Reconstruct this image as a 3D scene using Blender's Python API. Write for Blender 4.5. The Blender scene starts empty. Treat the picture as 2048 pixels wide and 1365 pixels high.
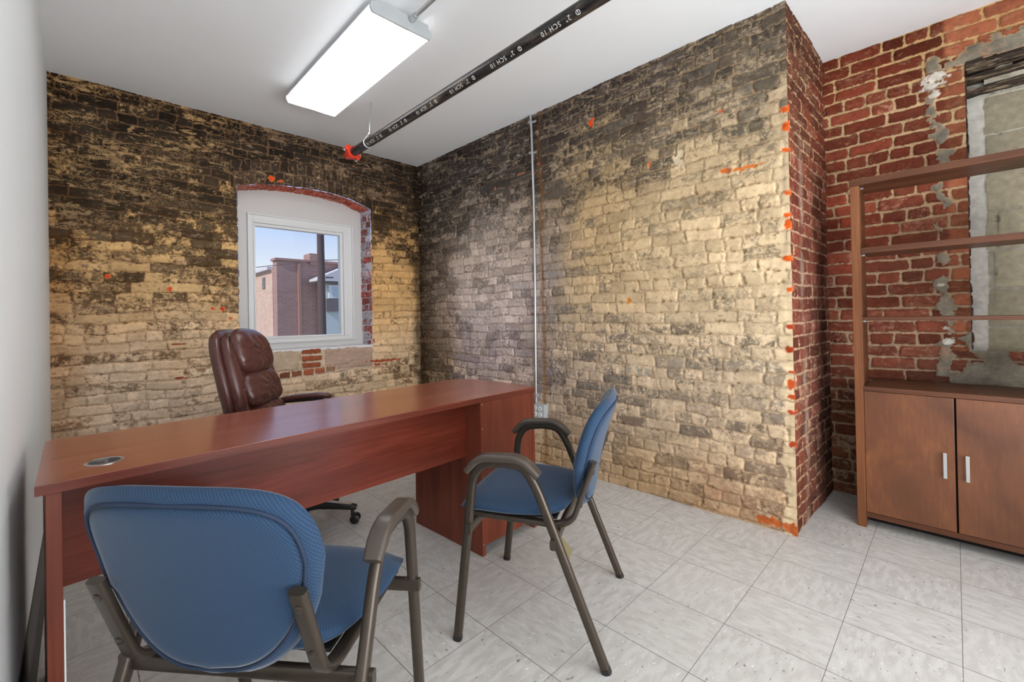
import bpy, bmesh, math, random
import numpy as np
from mathutils import Vector, Matrix

S = bpy.context.scene
C = S.collection

# ------------------------------------------------------------------ camera
cam_d = bpy.data.cameras.new('camera'); cam = bpy.data.objects.new('camera', cam_d); C.objects.link(cam)
FPX = 884.37
cam_d.sensor_width = 36.0; cam_d.lens = FPX / 2048 * 36.0; cam_d.clip_start = 0.02; cam_d.clip_end = 200
cam_d.shift_y = -(682.5 - 629.24) / 2048
Rm = [[0.7138562234681216, 0.009280708233470965, -0.7002307910043064],
      [-0.7000304485928289, -0.017884185703406164, -0.7138890158453545],
      [-0.01914845316870447, 0.9997969915719949, -0.006269958918100253]]
M4 = Matrix([Rm[i] + [0] for i in range(3)] + [[0, 0, 0, 1]])
M4.translation = (0, 0, 1.1276)
cam.matrix_world = M4
S.camera = cam

# ------------------------------------------------------------------ world, sun, lights, exposure
vs = S.view_settings
vs.view_transform = 'Standard'; vs.look = 'None'; vs.gamma = 1.0; vs.exposure = 0.06; vs.use_curve_mapping = False
W = bpy.data.worlds.new('world'); S.world = W; W.use_nodes = True
wn = W.node_tree; wn.nodes.clear()
wo = wn.nodes.new('ShaderNodeOutputWorld'); wb = wn.nodes.new('ShaderNodeBackground')
wt = wn.nodes.new('ShaderNodeTexCoord'); wsx = wn.nodes.new('ShaderNodeSeparateXYZ'); wr = wn.nodes.new('ShaderNodeValToRGB')
wn.links.new(wt.outputs['Generated'], wsx.inputs[0]); wn.links.new(wsx.outputs['Z'], wr.inputs[0])
wn.links.new(wr.outputs[0], wb.inputs[0]); wn.links.new(wb.outputs[0], wo.inputs[0])
e = wr.color_ramp.elements
e[0].position = 0.0; e[0].color = (0.50, 0.50, 0.50, 1)
e[1].position = 0.10; e[1].color = (0.85, 0.90, 1.0, 1)
k = e.new(0.22); k.color = (0.42, 0.62, 1.0, 1)
k = e.new(0.6); k.color = (0.30, 0.50, 0.95, 1)
wb.inputs[1].default_value = 0.97

def light(name, kind, loc, energy, color=(1, 1, 1), size=None, target=None, rot=None):
    d = bpy.data.lights.new(name, kind); o = bpy.data.objects.new(name, d); C.objects.link(o)
    o.location = loc; d.energy = energy; d.color = color
    if size: d.shape = 'RECTANGLE'; d.size, d.size_y = size
    if target is not None:
        o.rotation_euler = (Vector(target) - Vector(loc)).to_track_quat('-Z', 'Y').to_euler()
    if rot: o.rotation_euler = rot
    return o
sun = light('sun', 'SUN', (-8, 6, 12), 3.2, (1, 0.95, 0.88), target=(6, 8, 0)); sun.data.angle = 0.01
# unseen fill lights added behind the viewer, one at the ceiling, one tilted up
light('rear_ceiling_fill', 'AREA', (1.5, -0.75, 2.60), 10, (0.97, 0.985, 1), size=(1.2, 0.6), rot=(0, 0, 0))
light('rear_uptilt_fill', 'AREA', (1.15, -1.22, 1.10), 118, (0.96, 0.98, 1), size=(2.5, 1.9), rot=(math.radians(122), 0, 0))
LENS_EMIT = 8.5

# ------------------------------------------------------------------ small helpers
def L(*c):
    if len(c) == 1: c = c[0]
    o = []
    for v in c:
        v = v / 255.0
        o.append(v / 12.92 if v <= 0.04045 else ((v + 0.055) / 1.055) ** 2.4)
    return tuple(o)

def tag(o, label=None, cat=None, group=None, kind=None):
    if label: o['label'] = label
    if cat: o['category'] = cat
    if group: o['group'] = group
    if kind: o['kind'] = kind
    return o

def empty(name, loc, rz=0.0):
    o = bpy.data.objects.new(name, None); C.objects.link(o); o.empty_display_size = 0.1
    o.location = loc; o.rotation_euler = (0, 0, rz); return o

def obj(name, bm, mat, parent=None, smooth=None, bevel=None):
    me = bpy.data.meshes.new(name)
    if isinstance(bm, bmesh.types.BMesh):
        bmesh.ops.recalc_face_normals(bm, faces=bm.faces)
        bm.to_mesh(me); bm.free()
    else:
        me = bm
    o = bpy.data.objects.new(name, me); C.objects.link(o)
    if mat: me.materials.append(mat)
    if parent: o.parent = parent
    if smooth is not None:
        for p in me.polygons: p.use_smooth = True
        if smooth < 180:
            es = {}
            me.set_sharp_from_angle(angle=math.radians(smooth))
    if bevel:
        m = o.modifiers.new('bevel', 'BEVEL'); m.width = bevel; m.segments = 2; m.limit_method = 'ANGLE'; m.angle_limit = math.radians(40)
    return o

def add_box(bm, x0, x1, y0, y1, z0, z1):
    v = [bm.verts.new((x, y, z)) for z in (z0, z1) for y in (y0, y1) for x in (x0, x1)]
    for f in ((0, 1, 3, 2), (4, 6, 7, 5), (0, 4, 5, 1), (2, 3, 7, 6), (0, 2, 6, 4), (1, 5, 7, 3)):
        bm.faces.new([v[i] for i in f])
    return v

def box(name, x0, x1, y0, y1, z0, z1, mat, parent=None, bevel=None):
    bm = bmesh.new(); add_box(bm, x0, x1, y0, y1, z0, z1)
    return obj(name, bm, mat, parent, bevel=bevel)

def add_prism(bm, pts, z0, z1):
    a = [bm.verts.new((p[0], p[1], z0)) for p in pts]; b = [bm.verts.new((p[0], p[1], z1)) for p in pts]
    n = len(pts)
    bm.faces.new(a[::-1]); bm.faces.new(b)
    for i in range(n): bm.faces.new((a[i], a[(i + 1) % n], b[(i + 1) % n], b[i]))

def add_cyl(bm, p0, p1, r, n=20, r1=None):
    add_sweep(bm, [p0, p1], circ(r, n), None, scales=[1, (r1 / r if r1 is not None else 1)])

def circ(r, n=16, ry=None):
    ry = ry or r
    return [(r * math.cos(2 * math.pi * i / n), ry * math.sin(2 * math.pi * i / n)) for i in range(n)]

def rrect(w, h, r, n=4):
    out = []
    for cx, cy, a in ((w / 2 - r, h / 2 - r, 0), (-w / 2 + r, h / 2 - r, 90), (-w / 2 + r, -h / 2 + r, 180), (w / 2 - r, -h / 2 + r, 270)):
        for i in range(n + 1):
            t = math.radians(a + 90 * i / n); out.append((cx + r * math.cos(t), cy + r * math.sin(t)))
    return out

def add_sweep(bm, path, sec, side=None, scales=None, closed=False, caps=True):
    """sweep a section along a path; side = fixed vector taken as the section's first axis"""
    P = [Vector(p) for p in path]; n = len(P); rings = []
    prev = None
    for i in range(n):
        if closed: t = (P[(i + 1) % n] - P[i - 1])
        else: t = P[min(i + 1, n - 1)] - P[max(i - 1, 0)]
        t.normalize()
        if side is not None:
            b = Vector(side) - t * Vector(side).dot(t); b.normalize()
        else:
            if prev is None:
                b = Vector((0, 0, 1)) if abs(t.z) < 0.9 else Vector((1, 0, 0))
                b = b - t * b.dot(t)
            else: b = prev - t * prev.dot(t)
            b.normalize(); prev = b
        u = t.cross(b)
        s = scales[i] if scales else 1
        sx, sy = s if isinstance(s, (tuple, list)) else (s, s)
        rings.append([bm.verts.new(P[i] + b * (q[0] * sx) + u * (q[1] * sy)) for q in sec])
    m = len(sec)
    for i in range(n if closed else n - 1):
        a, b2 = rings[i], rings[(i + 1) % n]
        for j in range(m): bm.faces.new((a[j], a[(j + 1) % m], b2[(j + 1) % m], b2[j]))
    if caps and not closed:
        bm.faces.new(rings[0][::-1]); bm.faces.new(rings[-1])
    return rings

def fillet(pts, r, n=6):
    P = [Vector(p) for p in pts]; out = [P[0]]
    for i in range(1, len(P) - 1):
        rr = r[i - 1] if isinstance(r, (list, tuple)) else r
        a = (P[i - 1] - P[i]); b = (P[i + 1] - P[i])
        d = min(rr, a.length * 0.49, b.length * 0.49)
        p0 = P[i] + a.normalized() * d; p1 = P[i] + b.normalized() * d
        for k in range(n + 1):
            t = k / n; out.append(p0 * (1 - t) ** 2 + P[i] * 2 * t * (1 - t) + p1 * t * t)
    out.append(P[-1]); return out

def add_pad(bm, outline, th_top, th_bot, deform, rings=9, seg=56, p=5.0, q=2.2):
    """cushion: outline(theta)->(x,y); rounded profile; deform(x,y,z)->Vector"""
    def prof(r): return max(0.0, 1 - r ** p) ** (1 / q)
    rs = [(i / rings) ** 0.6 for i in range(1, rings + 1)]
    def ring(r, s):
        out = []
        for j in range(seg):
            x, y = outline(2 * math.pi * j / seg)
            h = prof(r) * (th_top if s > 0 else -th_bot)
            out.append(bm.verts.new(deform(x * r, y * r, h)))
        return out
    top = [ring(r, 1) for r in rs]; bot = [ring(r, -1) for r in rs[:-1]]
    ct = bm.verts.new(deform(0, 0, th_top)); cb = bm.verts.new(deform(0, 0, -th_bot))
    bot.append(top[-1])
    for R_, c in ((top, ct), (bot, cb)):
        for j in range(seg):
            bm.faces.new((c, R_[0][j], R_[0][(j + 1) % seg]))
            for i in range(len(R_) - 1):
                bm.faces.new((R_[i][j], R_[i + 1][j], R_[i + 1][(j + 1) % seg], R_[i][(j + 1) % seg]))

def sup(a, b, n):
    def f(t):
        c, s = math.cos(t), math.sin(t)
        return (a * math.copysign(abs(c) ** (2 / n), c), b * math.copysign(abs(s) ** (2 / n), s))
    return f

# ------------------------------------------------------------------ materials
class NT:
    def __init__(s, name):
        s.m = bpy.data.materials.new(name); s.m.use_nodes = True; s.t = s.m.node_tree
        s.b = s.t.nodes['Principled BSDF']; s.out = s.t.nodes['Material Output']
    def n(s, kind, **kw):
        nd = s.t.nodes.new('ShaderNode' + kind)
        for k_, v in kw.items():
            if k_ in ('i',):
                for a, b in v.items(): nd.inputs[a].default_value = b
            else: setattr(nd, k_, v)
        return nd
    def l(s, a, b): s.t.links.new(a, b)
    def put(s, inp, v):
        if hasattr(v, 'links') or isinstance(v, bpy.types.NodeSocket): s.l(v, inp)
        elif v is not None: inp.default_value = v
    def math(s, op, a, b=None, c=None, clamp=False):
        nd = s.n('Math', operation=op, use_clamp=clamp)
        s.put(nd.inputs[0], a); s.put(nd.inputs[1], b)
        if c is not None: s.put(nd.inputs[2], c)
        return nd.outputs[0]
    def noise(s, vec, scale, detail=4, rough=0.6, dist=0.0, color=False):
        nd = s.n('TexNoise', i={'Scale': scale, 'Detail': detail, 'Roughness': rough, 'Distortion': dist})
        if vec is not None: s.l(vec, nd.inputs['Vector'])
        return nd.outputs['Color' if color else 'Fac']
    def step(s, v, lo, hi, a=0.0, b=1.0, smooth=True):
        nd = s.n('MapRange', interpolation_type='SMOOTHSTEP' if smooth else 'LINEAR')
        s.put(nd.inputs[0], v); s.put(nd.inputs[1], lo); s.put(nd.inputs[2], hi); s.put(nd.inputs[3], a); s.put(nd.inputs[4], b)
        return nd.outputs[0]
    def mix(s, f, a, b, mode='MIX'):
        nd = s.n('Mix', data_type='RGBA', blend_type=mode)
        s.put(nd.inputs[0], f)
        for i_, v in ((6, a), (7, b)):
            if isinstance(v, tuple) and len(v) == 3: v = v + (1,)
            s.put(nd.inputs[i_], v)
        return nd.outputs[2]
    def ramp(s, f, stops):
        nd = s.n('ValToRGB'); s.l(f, nd.inputs[0]); e_ = nd.color_ramp.elements
        e_[0].position, e_[0].color = stops[0][0], stops[0][1] + (1,)
        e_[1].position, e_[1].color = stops[-1][0], stops[-1][1] + (1,)
        for p_, c_ in stops[1:-1]:
            q_ = e_.new(p_); q_.color = c_ + (1,)
        return nd.outputs[0]
    def scale(s, vec, x, y, z, rot=(0, 0, 0)):
        nd = s.n('Mapping'); s.l(vec, nd.inputs[0]); nd.inputs['Scale'].default_value = (x, y, z); nd.inputs['Rotation'].default_value = rot
        return nd.outputs[0]
    def bump(s, h, strength=0.5, dist=0.002):
        nd = s.n('Bump', i={'Strength': strength, 'Distance': dist}); s.l(h, nd.inputs['Height']); s.l(nd.outputs[0], s.b.inputs['Normal'])
    def set(s, color=None, rough=None, metal=None, spec=None, coat=None):
        if color is not None:
            if isinstance(color, tuple): color = color + (1,)
            s.put(s.b.inputs['Base Color'], color)
        s.put(s.b.inputs['Roughness'], rough)
        if metal is not None: s.b.inputs['Metallic'].default_value = metal
        if spec is not None: s.b.inputs['Specular IOR Level'].default_value = spec
        if coat is not None: s.b.inputs['Coat Weight'].default_value = coat
        return s.m

def simple(name, rgb, rough=0.5, metal=0.0, spec=None, var=0.06, scale=12):
    t = NT(name); tc = t.n('TexCoord').outputs['Object']
    n_ = t.noise(tc, scale, 4)
    c0 = tuple(v * (1 - var) for v in L(rgb)); c1 = tuple(min(1, v * (1 + var)) for v in L(rgb))
    t.set(t.mix(n_, c0, c1), rough, metal, spec)
    return t.m

def paint(name, rgb, rough=0.6, bump=0.15):
    t = NT(name); tc = t.n('TexCoord').outputs['Object']
    n1 = t.noise(tc, 1.3, 3); n2 = t.noise(tc, 220, 3)
    c = L(rgb)
    t.set(t.mix(n1, tuple(v * .965 for v in c), tuple(min(1, v * 1.03) for v in c)), rough, spec=0.3)
    t.bump(n2, bump, 0.0006)
    return t.m

def wood(name, dark, mid, light_, axis=0, rough=0.35, grain=1.0, spec=0.5, figure=0.5, tint=0.12, bmp=.08, coat=0):
    t = NT(name); tc = t.n('TexCoord').outputs['Object']
    s_ = [9.0, 9.0, 9.0]; s_[axis] = 0.7
    v = t.scale(tc, *s_)
    f = [60.0, 60.0, 60.0]; f[axis] = 2.2
    v2 = t.scale(tc, *f)
    n1 = t.noise(v, 1.0 * grain, 5, 0.6, 1.3); n2 = t.noise(v2, 1.6, 3, 0.5); n3 = t.noise(tc, 2.2, 2)
    h = t.math('ADD', t.math('MULTIPLY', n1, 0.62 + figure * .2), t.math('MULTIPLY', n2, 0.28))
    h = t.math('ADD', h, t.math('MULTIPLY', t.math('SUBTRACT', n3, 0.5), tint))
    c = t.ramp(h, [(0.30, L(dark)), (0.46, L(mid)), (0.66, L(light_))])
    t.set(c, t.step(n2, 0.2, 0.8, rough * .85, rough * 1.15), spec=spec, coat=coat)
    t.b.inputs['Coat Roughness'].default_value = .16
    if bmp: t.bump(n2, bmp, 0.0005)
    return t.m

M = {}
M['white_wall'] = paint('white_wall_paint', (242, 246, 247), 0.55)
M['ceiling'] = paint('ceiling_paint', (243, 245, 247), 0.7)
M['white_trim'] = paint('white_vinyl', (232, 232, 232), 0.35, 0.03)
M['window_panel'] = paint('painted_panel', (216, 214, 212), 0.5, 0.1)
M['black_rubber'] = simple('black_rubber', (22, 22, 24), 0.35)
M['black_plastic'] = simple('black_plastic', (26, 24, 24), 0.35)
M['dark_void'] = simple('dark_interior', (14, 10, 9), 0.8)
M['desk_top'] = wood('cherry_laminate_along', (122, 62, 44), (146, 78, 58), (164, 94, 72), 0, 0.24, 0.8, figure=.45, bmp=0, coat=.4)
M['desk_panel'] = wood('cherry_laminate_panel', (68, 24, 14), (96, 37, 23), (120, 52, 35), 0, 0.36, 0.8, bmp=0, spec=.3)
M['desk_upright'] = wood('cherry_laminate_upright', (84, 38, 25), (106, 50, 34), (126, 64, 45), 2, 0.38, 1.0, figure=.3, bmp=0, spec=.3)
M['desk_edge'] = wood('cherry_edge_band', (140, 58, 34), (168, 78, 48), (190, 98, 64), 2, 0.4, 1.2)
M['shelf'] = wood('walnut_shelf', (60, 33, 20), (84, 49, 31), (104, 64, 42), 1, 0.42, 0.9, spec=.3)
M['post'] = wood('walnut_post', (92, 54, 31), (118, 72, 43), (142, 92, 58), 2, 0.42, 1.0, figure=.2, spec=.3)
t = NT('bronze_tube'); tc = t.n('TexCoord').outputs['Object']
n1 = t.noise(tc, 40, 4)
t.set(t.mix(n1, L(66, 57, 49), L(76, 67, 58)), t.step(n1, .3, .7, .28, .34), 0.5); M['bronze'] = t.m
M['arm_pad'] = simple('dark_urethane', (70, 61, 54), 0.32, 0.0, var=0.1)
M['galv'] = simple('galvanized_steel', (196, 198, 200), 0.3, 0.75, var=.1, scale=60)
M['steel'] = simple('brushed_steel', (205, 205, 205), 0.25, 0.9)
M['white_metal'] = simple('white_enamel', (235, 235, 235), 0.4)
M['grey_metal'] = simple('grey_enamel', (176, 180, 182), 0.45)
M['red_paint'] = simple('red_orange_enamel', (226, 62, 34), 0.35, var=.15, scale=40)
M['text_white'] = simple('white_stencil_ink', (225, 225, 220), 0.6)
M['outlet_white'] = simple('outlet_white', (230, 230, 226), 0.35)

# door veneer: cloudy, figured maple stained brown
t = NT('figured_door_veneer'); tc = t.n('TexCoord').outputs['Object']
n1 = t.noise(tc, 2.4, 4, .55, .8); n2 = t.noise(t.scale(tc, 3, 3, 1.2), 3.0, 6, .6, 2.6)
rings = t.math('FRACT', t.math('MULTIPLY', n2, 7.0)); rr = t.step(t.math('ABSOLUTE', t.math('SUBTRACT', rings, .5)), .36, .5)
n3 = t.noise(t.scale(tc, 40, 40, 5), 2.0, 3)
h = t.math('ADD', t.math('MULTIPLY', n1, .75), t.math('MULTIPLY', n3, .22))
c = t.ramp(h, [(.30, L(82, 46, 28)), (.48, L(108, 64, 38)), (.66, L(140, 86, 46))])
c = t.mix(t.math('MULTIPLY', rr, .22), c, L(84, 44, 28))
t.set(c, .36, spec=.5); M['door_veneer'] = t.m

# black steel pipe
t = NT('black_steel_pipe'); tc = t.n('TexCoord').outputs['Object']
n1 = t.noise(t.scale(tc, 6, 1.2, 6), 5, 6, .6, .6)
t.set(t.ramp(n1, [(.3, L(30, 28, 30)), (.52, L(56, 52, 52)), (.72, L(112, 100, 84))]), t.step(n1, .3, .7, .24, .42), .45); M['pipe'] = t.m

# blue woven fabric
def fabric(name, ax):
    t = NT(name); tc = t.n('TexCoord').outputs['Object']; sp = t.n('SeparateXYZ'); t.l(tc, sp.inputs[0])
    a, b = sp.outputs[ax[0]], sp.outputs[ax[1]]
    k_ = 2 * math.pi / 0.0064
    p_ = t.math('SINE', t.math('MULTIPLY', t.math('ADD', a, t.math('MULTIPLY', b, .62)), k_))
    q_ = t.math('SINE', t.math('MULTIPLY', t.math('SUBTRACT', b, t.math('MULTIPLY', a, .30)), k_ * 1.15))
    w_ = t.math('MULTIPLY_ADD', t.math('MULTIPLY', p_, q_), .25, t.math('MULTIPLY_ADD', p_, .25, .5))
    n_ = t.noise(tc, 700, 3); n2_ = t.noise(tc, 5, 3)
    c_ = t.mix(t.step(w_, .1, .9), L(29, 49, 73), L(46, 70, 96))
    c_ = t.mix(t.math('MULTIPLY', n2_, .35), c_, L(37, 60, 88))
    t.set(c_, .85, spec=.25)
    t.b.inputs['Sheen Weight'].default_value = .22; t.b.inputs['Sheen Roughness'].default_value = .4
    t.bump(t.math('ADD', w_, t.math('MULTIPLY', n_, .3)), .38, .0009)
    return t.m
M['fabric_seat'] = fabric('blue_weave_seat', (0, 1)); M['fabric_back'] = fabric('blue_weave_back', (0, 2))
M['fabric_dark'] = simple('blue_piping', (26, 42, 66), .8)

# leather
t = NT('burgundy_leather'); tc = t.n('TexCoord').outputs['Object']
vo = t.n('TexVoronoi', i={'Scale': 320.0}); t.l(tc, vo.inputs['Vector'])
wr_ = t.noise(t.scale(tc, 12, 12, 3.0), 1.4, 2, .5, .5); n2 = t.noise(tc, 7, 3)
t.set(t.mix(n2, L(74, 40, 35), L(96, 56, 50)), t.step(n2, .3, .7, .22, .34), spec=.6)
hh = t.math('ADD', t.math('MULTIPLY', vo.outputs['Distance'], .06), t.math('MULTIPLY', wr_, 1.0))
t.bump(hh, .40, .009); M['leather'] = t.m
M['stitch'] = simple('stitch_thread', (150, 96, 70), .7)

# floor tile
t = NT('vinyl_floor_tile'); geo = t.n('NewGeometry').outputs['Position']
mp = t.n('Mapping', vector_type='POINT'); t.l(geo, mp.inputs[0])
g = 0.00927; T = 0.3048
mp.vector_type = 'TEXTURE'
mp.inputs['Location'].default_value = (1.04777, 1.23048, 0); mp.inputs['Rotation'].default_value = (0, 0, g); mp.inputs['Scale'].default_value = (T, T, T)
sp = t.n('SeparateXYZ'); t.l(mp.outputs[0], sp.inputs[0])
fx, fy = t.math('FRACT', sp.outputs[0]), t.math('FRACT', sp.outputs[1])
ix, iy = t.math('FLOOR', sp.outputs[0]), t.math('FLOOR', sp.outputs[1])
cell = t.n('CombineXYZ'); t.l(ix, cell.inputs[0]); t.l(iy, cell.inputs[1])
wn_ = t.n('TexWhiteNoise', noise_dimensions='3D'); t.l(cell.outputs[0], wn_.inputs['Vector'])
par = t.math('PINGPONG', t.math('ADD', ix, iy), 1.0)
ex = t.math('MINIMUM', fx, t.math('SUBTRACT', 1.0, fx)); ey = t.math('MINIMUM', fy, t.math('SUBTRACT', 1.0, fy))
def streak(v, sx, sy):
    v_ = t.scale(v, sx, sy, 1); off = t.n('VectorMath', operation='ADD'); t.l(v_, off.inputs[0])
    sc = t.n('VectorMath', operation='SCALE'); t.l(cell.outputs[0], sc.inputs[0]); sc.inputs['Scale'].default_value = 7.31
    t.l(sc.outputs[0], off.inputs[1]); return off.outputs[0]
va, vb = streak(geo, 34, 95), streak(geo, 95, 34)
vm = t.n('Mix', data_type='VECTOR'); t.l(par, vm.inputs[0]); t.l(va, vm.inputs[4]); t.l(vb, vm.inputs[5])
nf = t.noise(vm.outputs[1], 1.0, 3, .55, .4); nf2 = t.noise(vm.outputs[1], .42, 3, .5, .3)
big = t.noise(geo, 1.6, 3); fine = t.noise(geo, 60, 4)
base = t.mix(t.step(nf2, .35, .65), L(184, 180, 175), L(200, 197, 193))
base = t.mix(t.math('MULTIPLY', wn_.outputs['Value'], .35), base, L(196, 193, 186))
base = t.mix(t.step(nf, .655, .70), base, L(132, 127, 120))
base = t.mix(t.step(nf, .345, .30), base, L(224, 220, 214))
base = t.mix(t.step(t.noise(geo, 3.2, 4, .6, .5), .58, .75, 0, .35), base, L(170, 164, 150))
jt = t.math('MAXIMUM', t.step(ex, .0028, .0048, 1, 0), t.math('MULTIPLY', t.step(ey, .0026, .0044, 1, 0), .8))
base = t.mix(jt, base, L(92, 86, 78))
t.set(base, t.step(fine, .3, .7, .34, .48), spec=.4); t.bump(t.math('SUBTRACT', t.math('MULTIPLY', fine, .15), jt), .25, .0008)
M['floor'] = t.m

# ------------------------------------------------------------------ brick walls: numpy height fields
rng = np.random.RandomState(7)
TAB = rng.rand(256, 256)
def vnoise(x, y):
    xi = np.floor(x).astype(int); yi = np.floor(y).astype(int); fx_ = x - xi; fy_ = y - yi
    fx_ = fx_ * fx_ * (3 - 2 * fx_); fy_ = fy_ * fy_ * (3 - 2 * fy_)
    a = TAB[xi & 255, yi & 255]; b = TAB[(xi + 1) & 255, yi & 255]; c_ = TAB[xi & 255, (yi + 1) & 255]; d = TAB[(xi + 1) & 255, (yi + 1) & 255]
    return (a * (1 - fx_) + b * fx_) * (1 - fy_) + (c_ * (1 - fx_) + d * fx_) * fy_
def fbm(x, y, o=4, seed=0):
    s = 0; a = .5; w = 0
    for i in range(o):
        s = s + a * vnoise(x + seed * 17.3 + i * 31.7, y + seed * 9.1 + i * 11.9); w += a; a *= .5; x = x * 2.03; y = y * 2.03
    return s / w
def hsh(a, b, k_=0): return TAB[(a * 7 + k_ * 53 + b * 3) & 255, (b * 13 + a * 5 + k_ * 101) & 255]
def sstep(x, a, b):
    t_ = np.clip((x - a) / (b - a), 0, 1); return t_ * t_ * (3 - 2 * t_)
def Ln(c_): return np.array(L(c_))

BRICKMAT = {}
def brick_material(name, mort_detail=1.0, spec=.12):
    t = NT(name)
    def at(n_): return t.n('Attribute', attribute_name=n_)
    uv = at('wuv').outputs['Vector']
    bc, pc, mc = at('bcol').outputs['Color'], at('pcol').outputs['Color'], at('mcol').outputs['Color']
    dist, cov, smear = at('dist').outputs['Fac'], at('cov').outputs['Fac'], at('smear').outputs['Fac']
    nA = t.noise(uv, 55, 6, .68); nB = t.noise(uv, 13, 5, .62, .8); nC = t.noise(uv, 150, 4, .7); nD = t.noise(uv, 30, 5, .6)
    nn = t.math('ADD', t.math('MULTIPLY', nA, .50), t.math('MULTIPLY', nB, .50))
    th = t.step(cov, 0, 1, .70, .30, smooth=False)
    cover = t.step(t.math('SUBTRACT', nn, th), -.075, .075)
    uh = t.scale(uv, .5, 1.4, 1)
    gA = t.noise(uh, 6.0, 6, .68, .6); gB = t.noise(uv, 19, 6, .70, .4)
    face = t.mix(1.0, bc, t.mix(nD, (.55, .55, .56), (1.5, 1.48, 1.45)), 'MULTIPLY')
    pnt = t.mix(1.0, pc, t.mix(nA, (.70, .69, .68), (1.30, 1.30, 1.29)), 'MULTIPLY')
    face = t.mix(t.math('MULTIPLY', cover, .93), face, pnt)
    face = t.mix(t.math('MULTIPLY', t.step(nC, .58, .68), .22), face, mc)
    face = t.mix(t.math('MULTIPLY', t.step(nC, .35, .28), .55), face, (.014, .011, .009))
    md = t.math('ADD', dist, t.math('ADD', t.math('MULTIPLY', t.math('SUBTRACT', nA, .5), .020), t.math('MULTIPLY', t.math('SUBTRACT', gB, .5), .012)))
    mf = t.step(md, -.0016, .0022)
    mort = t.mix(1.0, mc, t.mix(nD, (.55, .53, .51), (1.42, 1.42, 1.4)), 'MULTIPLY')
    # paint and lime wash run over the joints as well
    mort = t.mix(t.math('MULTIPLY', t.step(t.math('SUBTRACT', gB, th), -.06, .05), .72), mort, pnt)
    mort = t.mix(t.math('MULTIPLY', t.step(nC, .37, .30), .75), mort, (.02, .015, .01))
    col = t.mix(mf, mort, face)
    # hairline cracks where brick meets joint, darkened to paint shade under bricks
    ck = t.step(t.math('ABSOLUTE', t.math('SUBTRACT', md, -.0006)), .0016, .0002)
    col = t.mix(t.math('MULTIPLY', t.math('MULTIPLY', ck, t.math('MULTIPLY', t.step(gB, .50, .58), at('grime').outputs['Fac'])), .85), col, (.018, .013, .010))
    # broad grime
    gr_ = t.mix(t.math('ADD', t.math('MULTIPLY', gA, .6), t.math('MULTIPLY', gB, .4)), (.20, .18, .16), (1.82, 1.82, 1.83))
    col = t.mix(at('grime').outputs['Fac'], col, t.mix(1.0, col, gr_, 'MULTIPLY'))
    nE = t.noise(uv, 7.0, 4, .6, 4.0); nF = t.noise(uv, 19.0, 3, .5, 3.0)
    rid = t.step(t.math('ABSOLUTE', t.math('SUBTRACT', nE, .5)), .019, .007)
    rid2 = t.step(t.math('ABSOLUTE', t.math('SUBTRACT', nF, .5)), .020, .007)
    gH = t.noise(uh, 17, 6, .72, 1.0); gI = t.noise(uh, 5, 3, .5)
    blot = t.step(t.math('ADD', gH, t.math('MULTIPLY', t.math('SUBTRACT', gI, .5), .25)), .560, .600)
    near = t.step(md, .022, .004, .45, 1.0)
    sm = t.math('MULTIPLY', t.math('MAXIMUM', t.math('MULTIPLY', t.math('MULTIPLY', t.math('MAXIMUM', rid, t.math('MULTIPLY', rid2, .75)), t.step(nD, .42, .52)), t.step(gI, .47, .58)), t.math('MULTIPLY', t.math('MULTIPLY', blot, near), t.step(nA, .38, .46))), smear)
    col = t.mix(sm, col, t.mix(.85, face, at('scol').outputs['Color']))
    t.set(col, .92, spec=spec)
    hgt = t.math('ADD', t.math('MULTIPLY', nA, .9), t.math('MULTIPLY', nC, .5))
    hgt = t.math('ADD', hgt, t.math('MULTIPLY', mf, .35)); hgt = t.math('ADD', hgt, t.math('MULTIPLY', sm, .5)); hgt = t.math('ADD', hgt, t.math('MULTIPLY', cover, .15))
    t.bump(hgt, .75, .0035)
    return t.m
M['brick'] = brick_material('weathered_brick')

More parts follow.
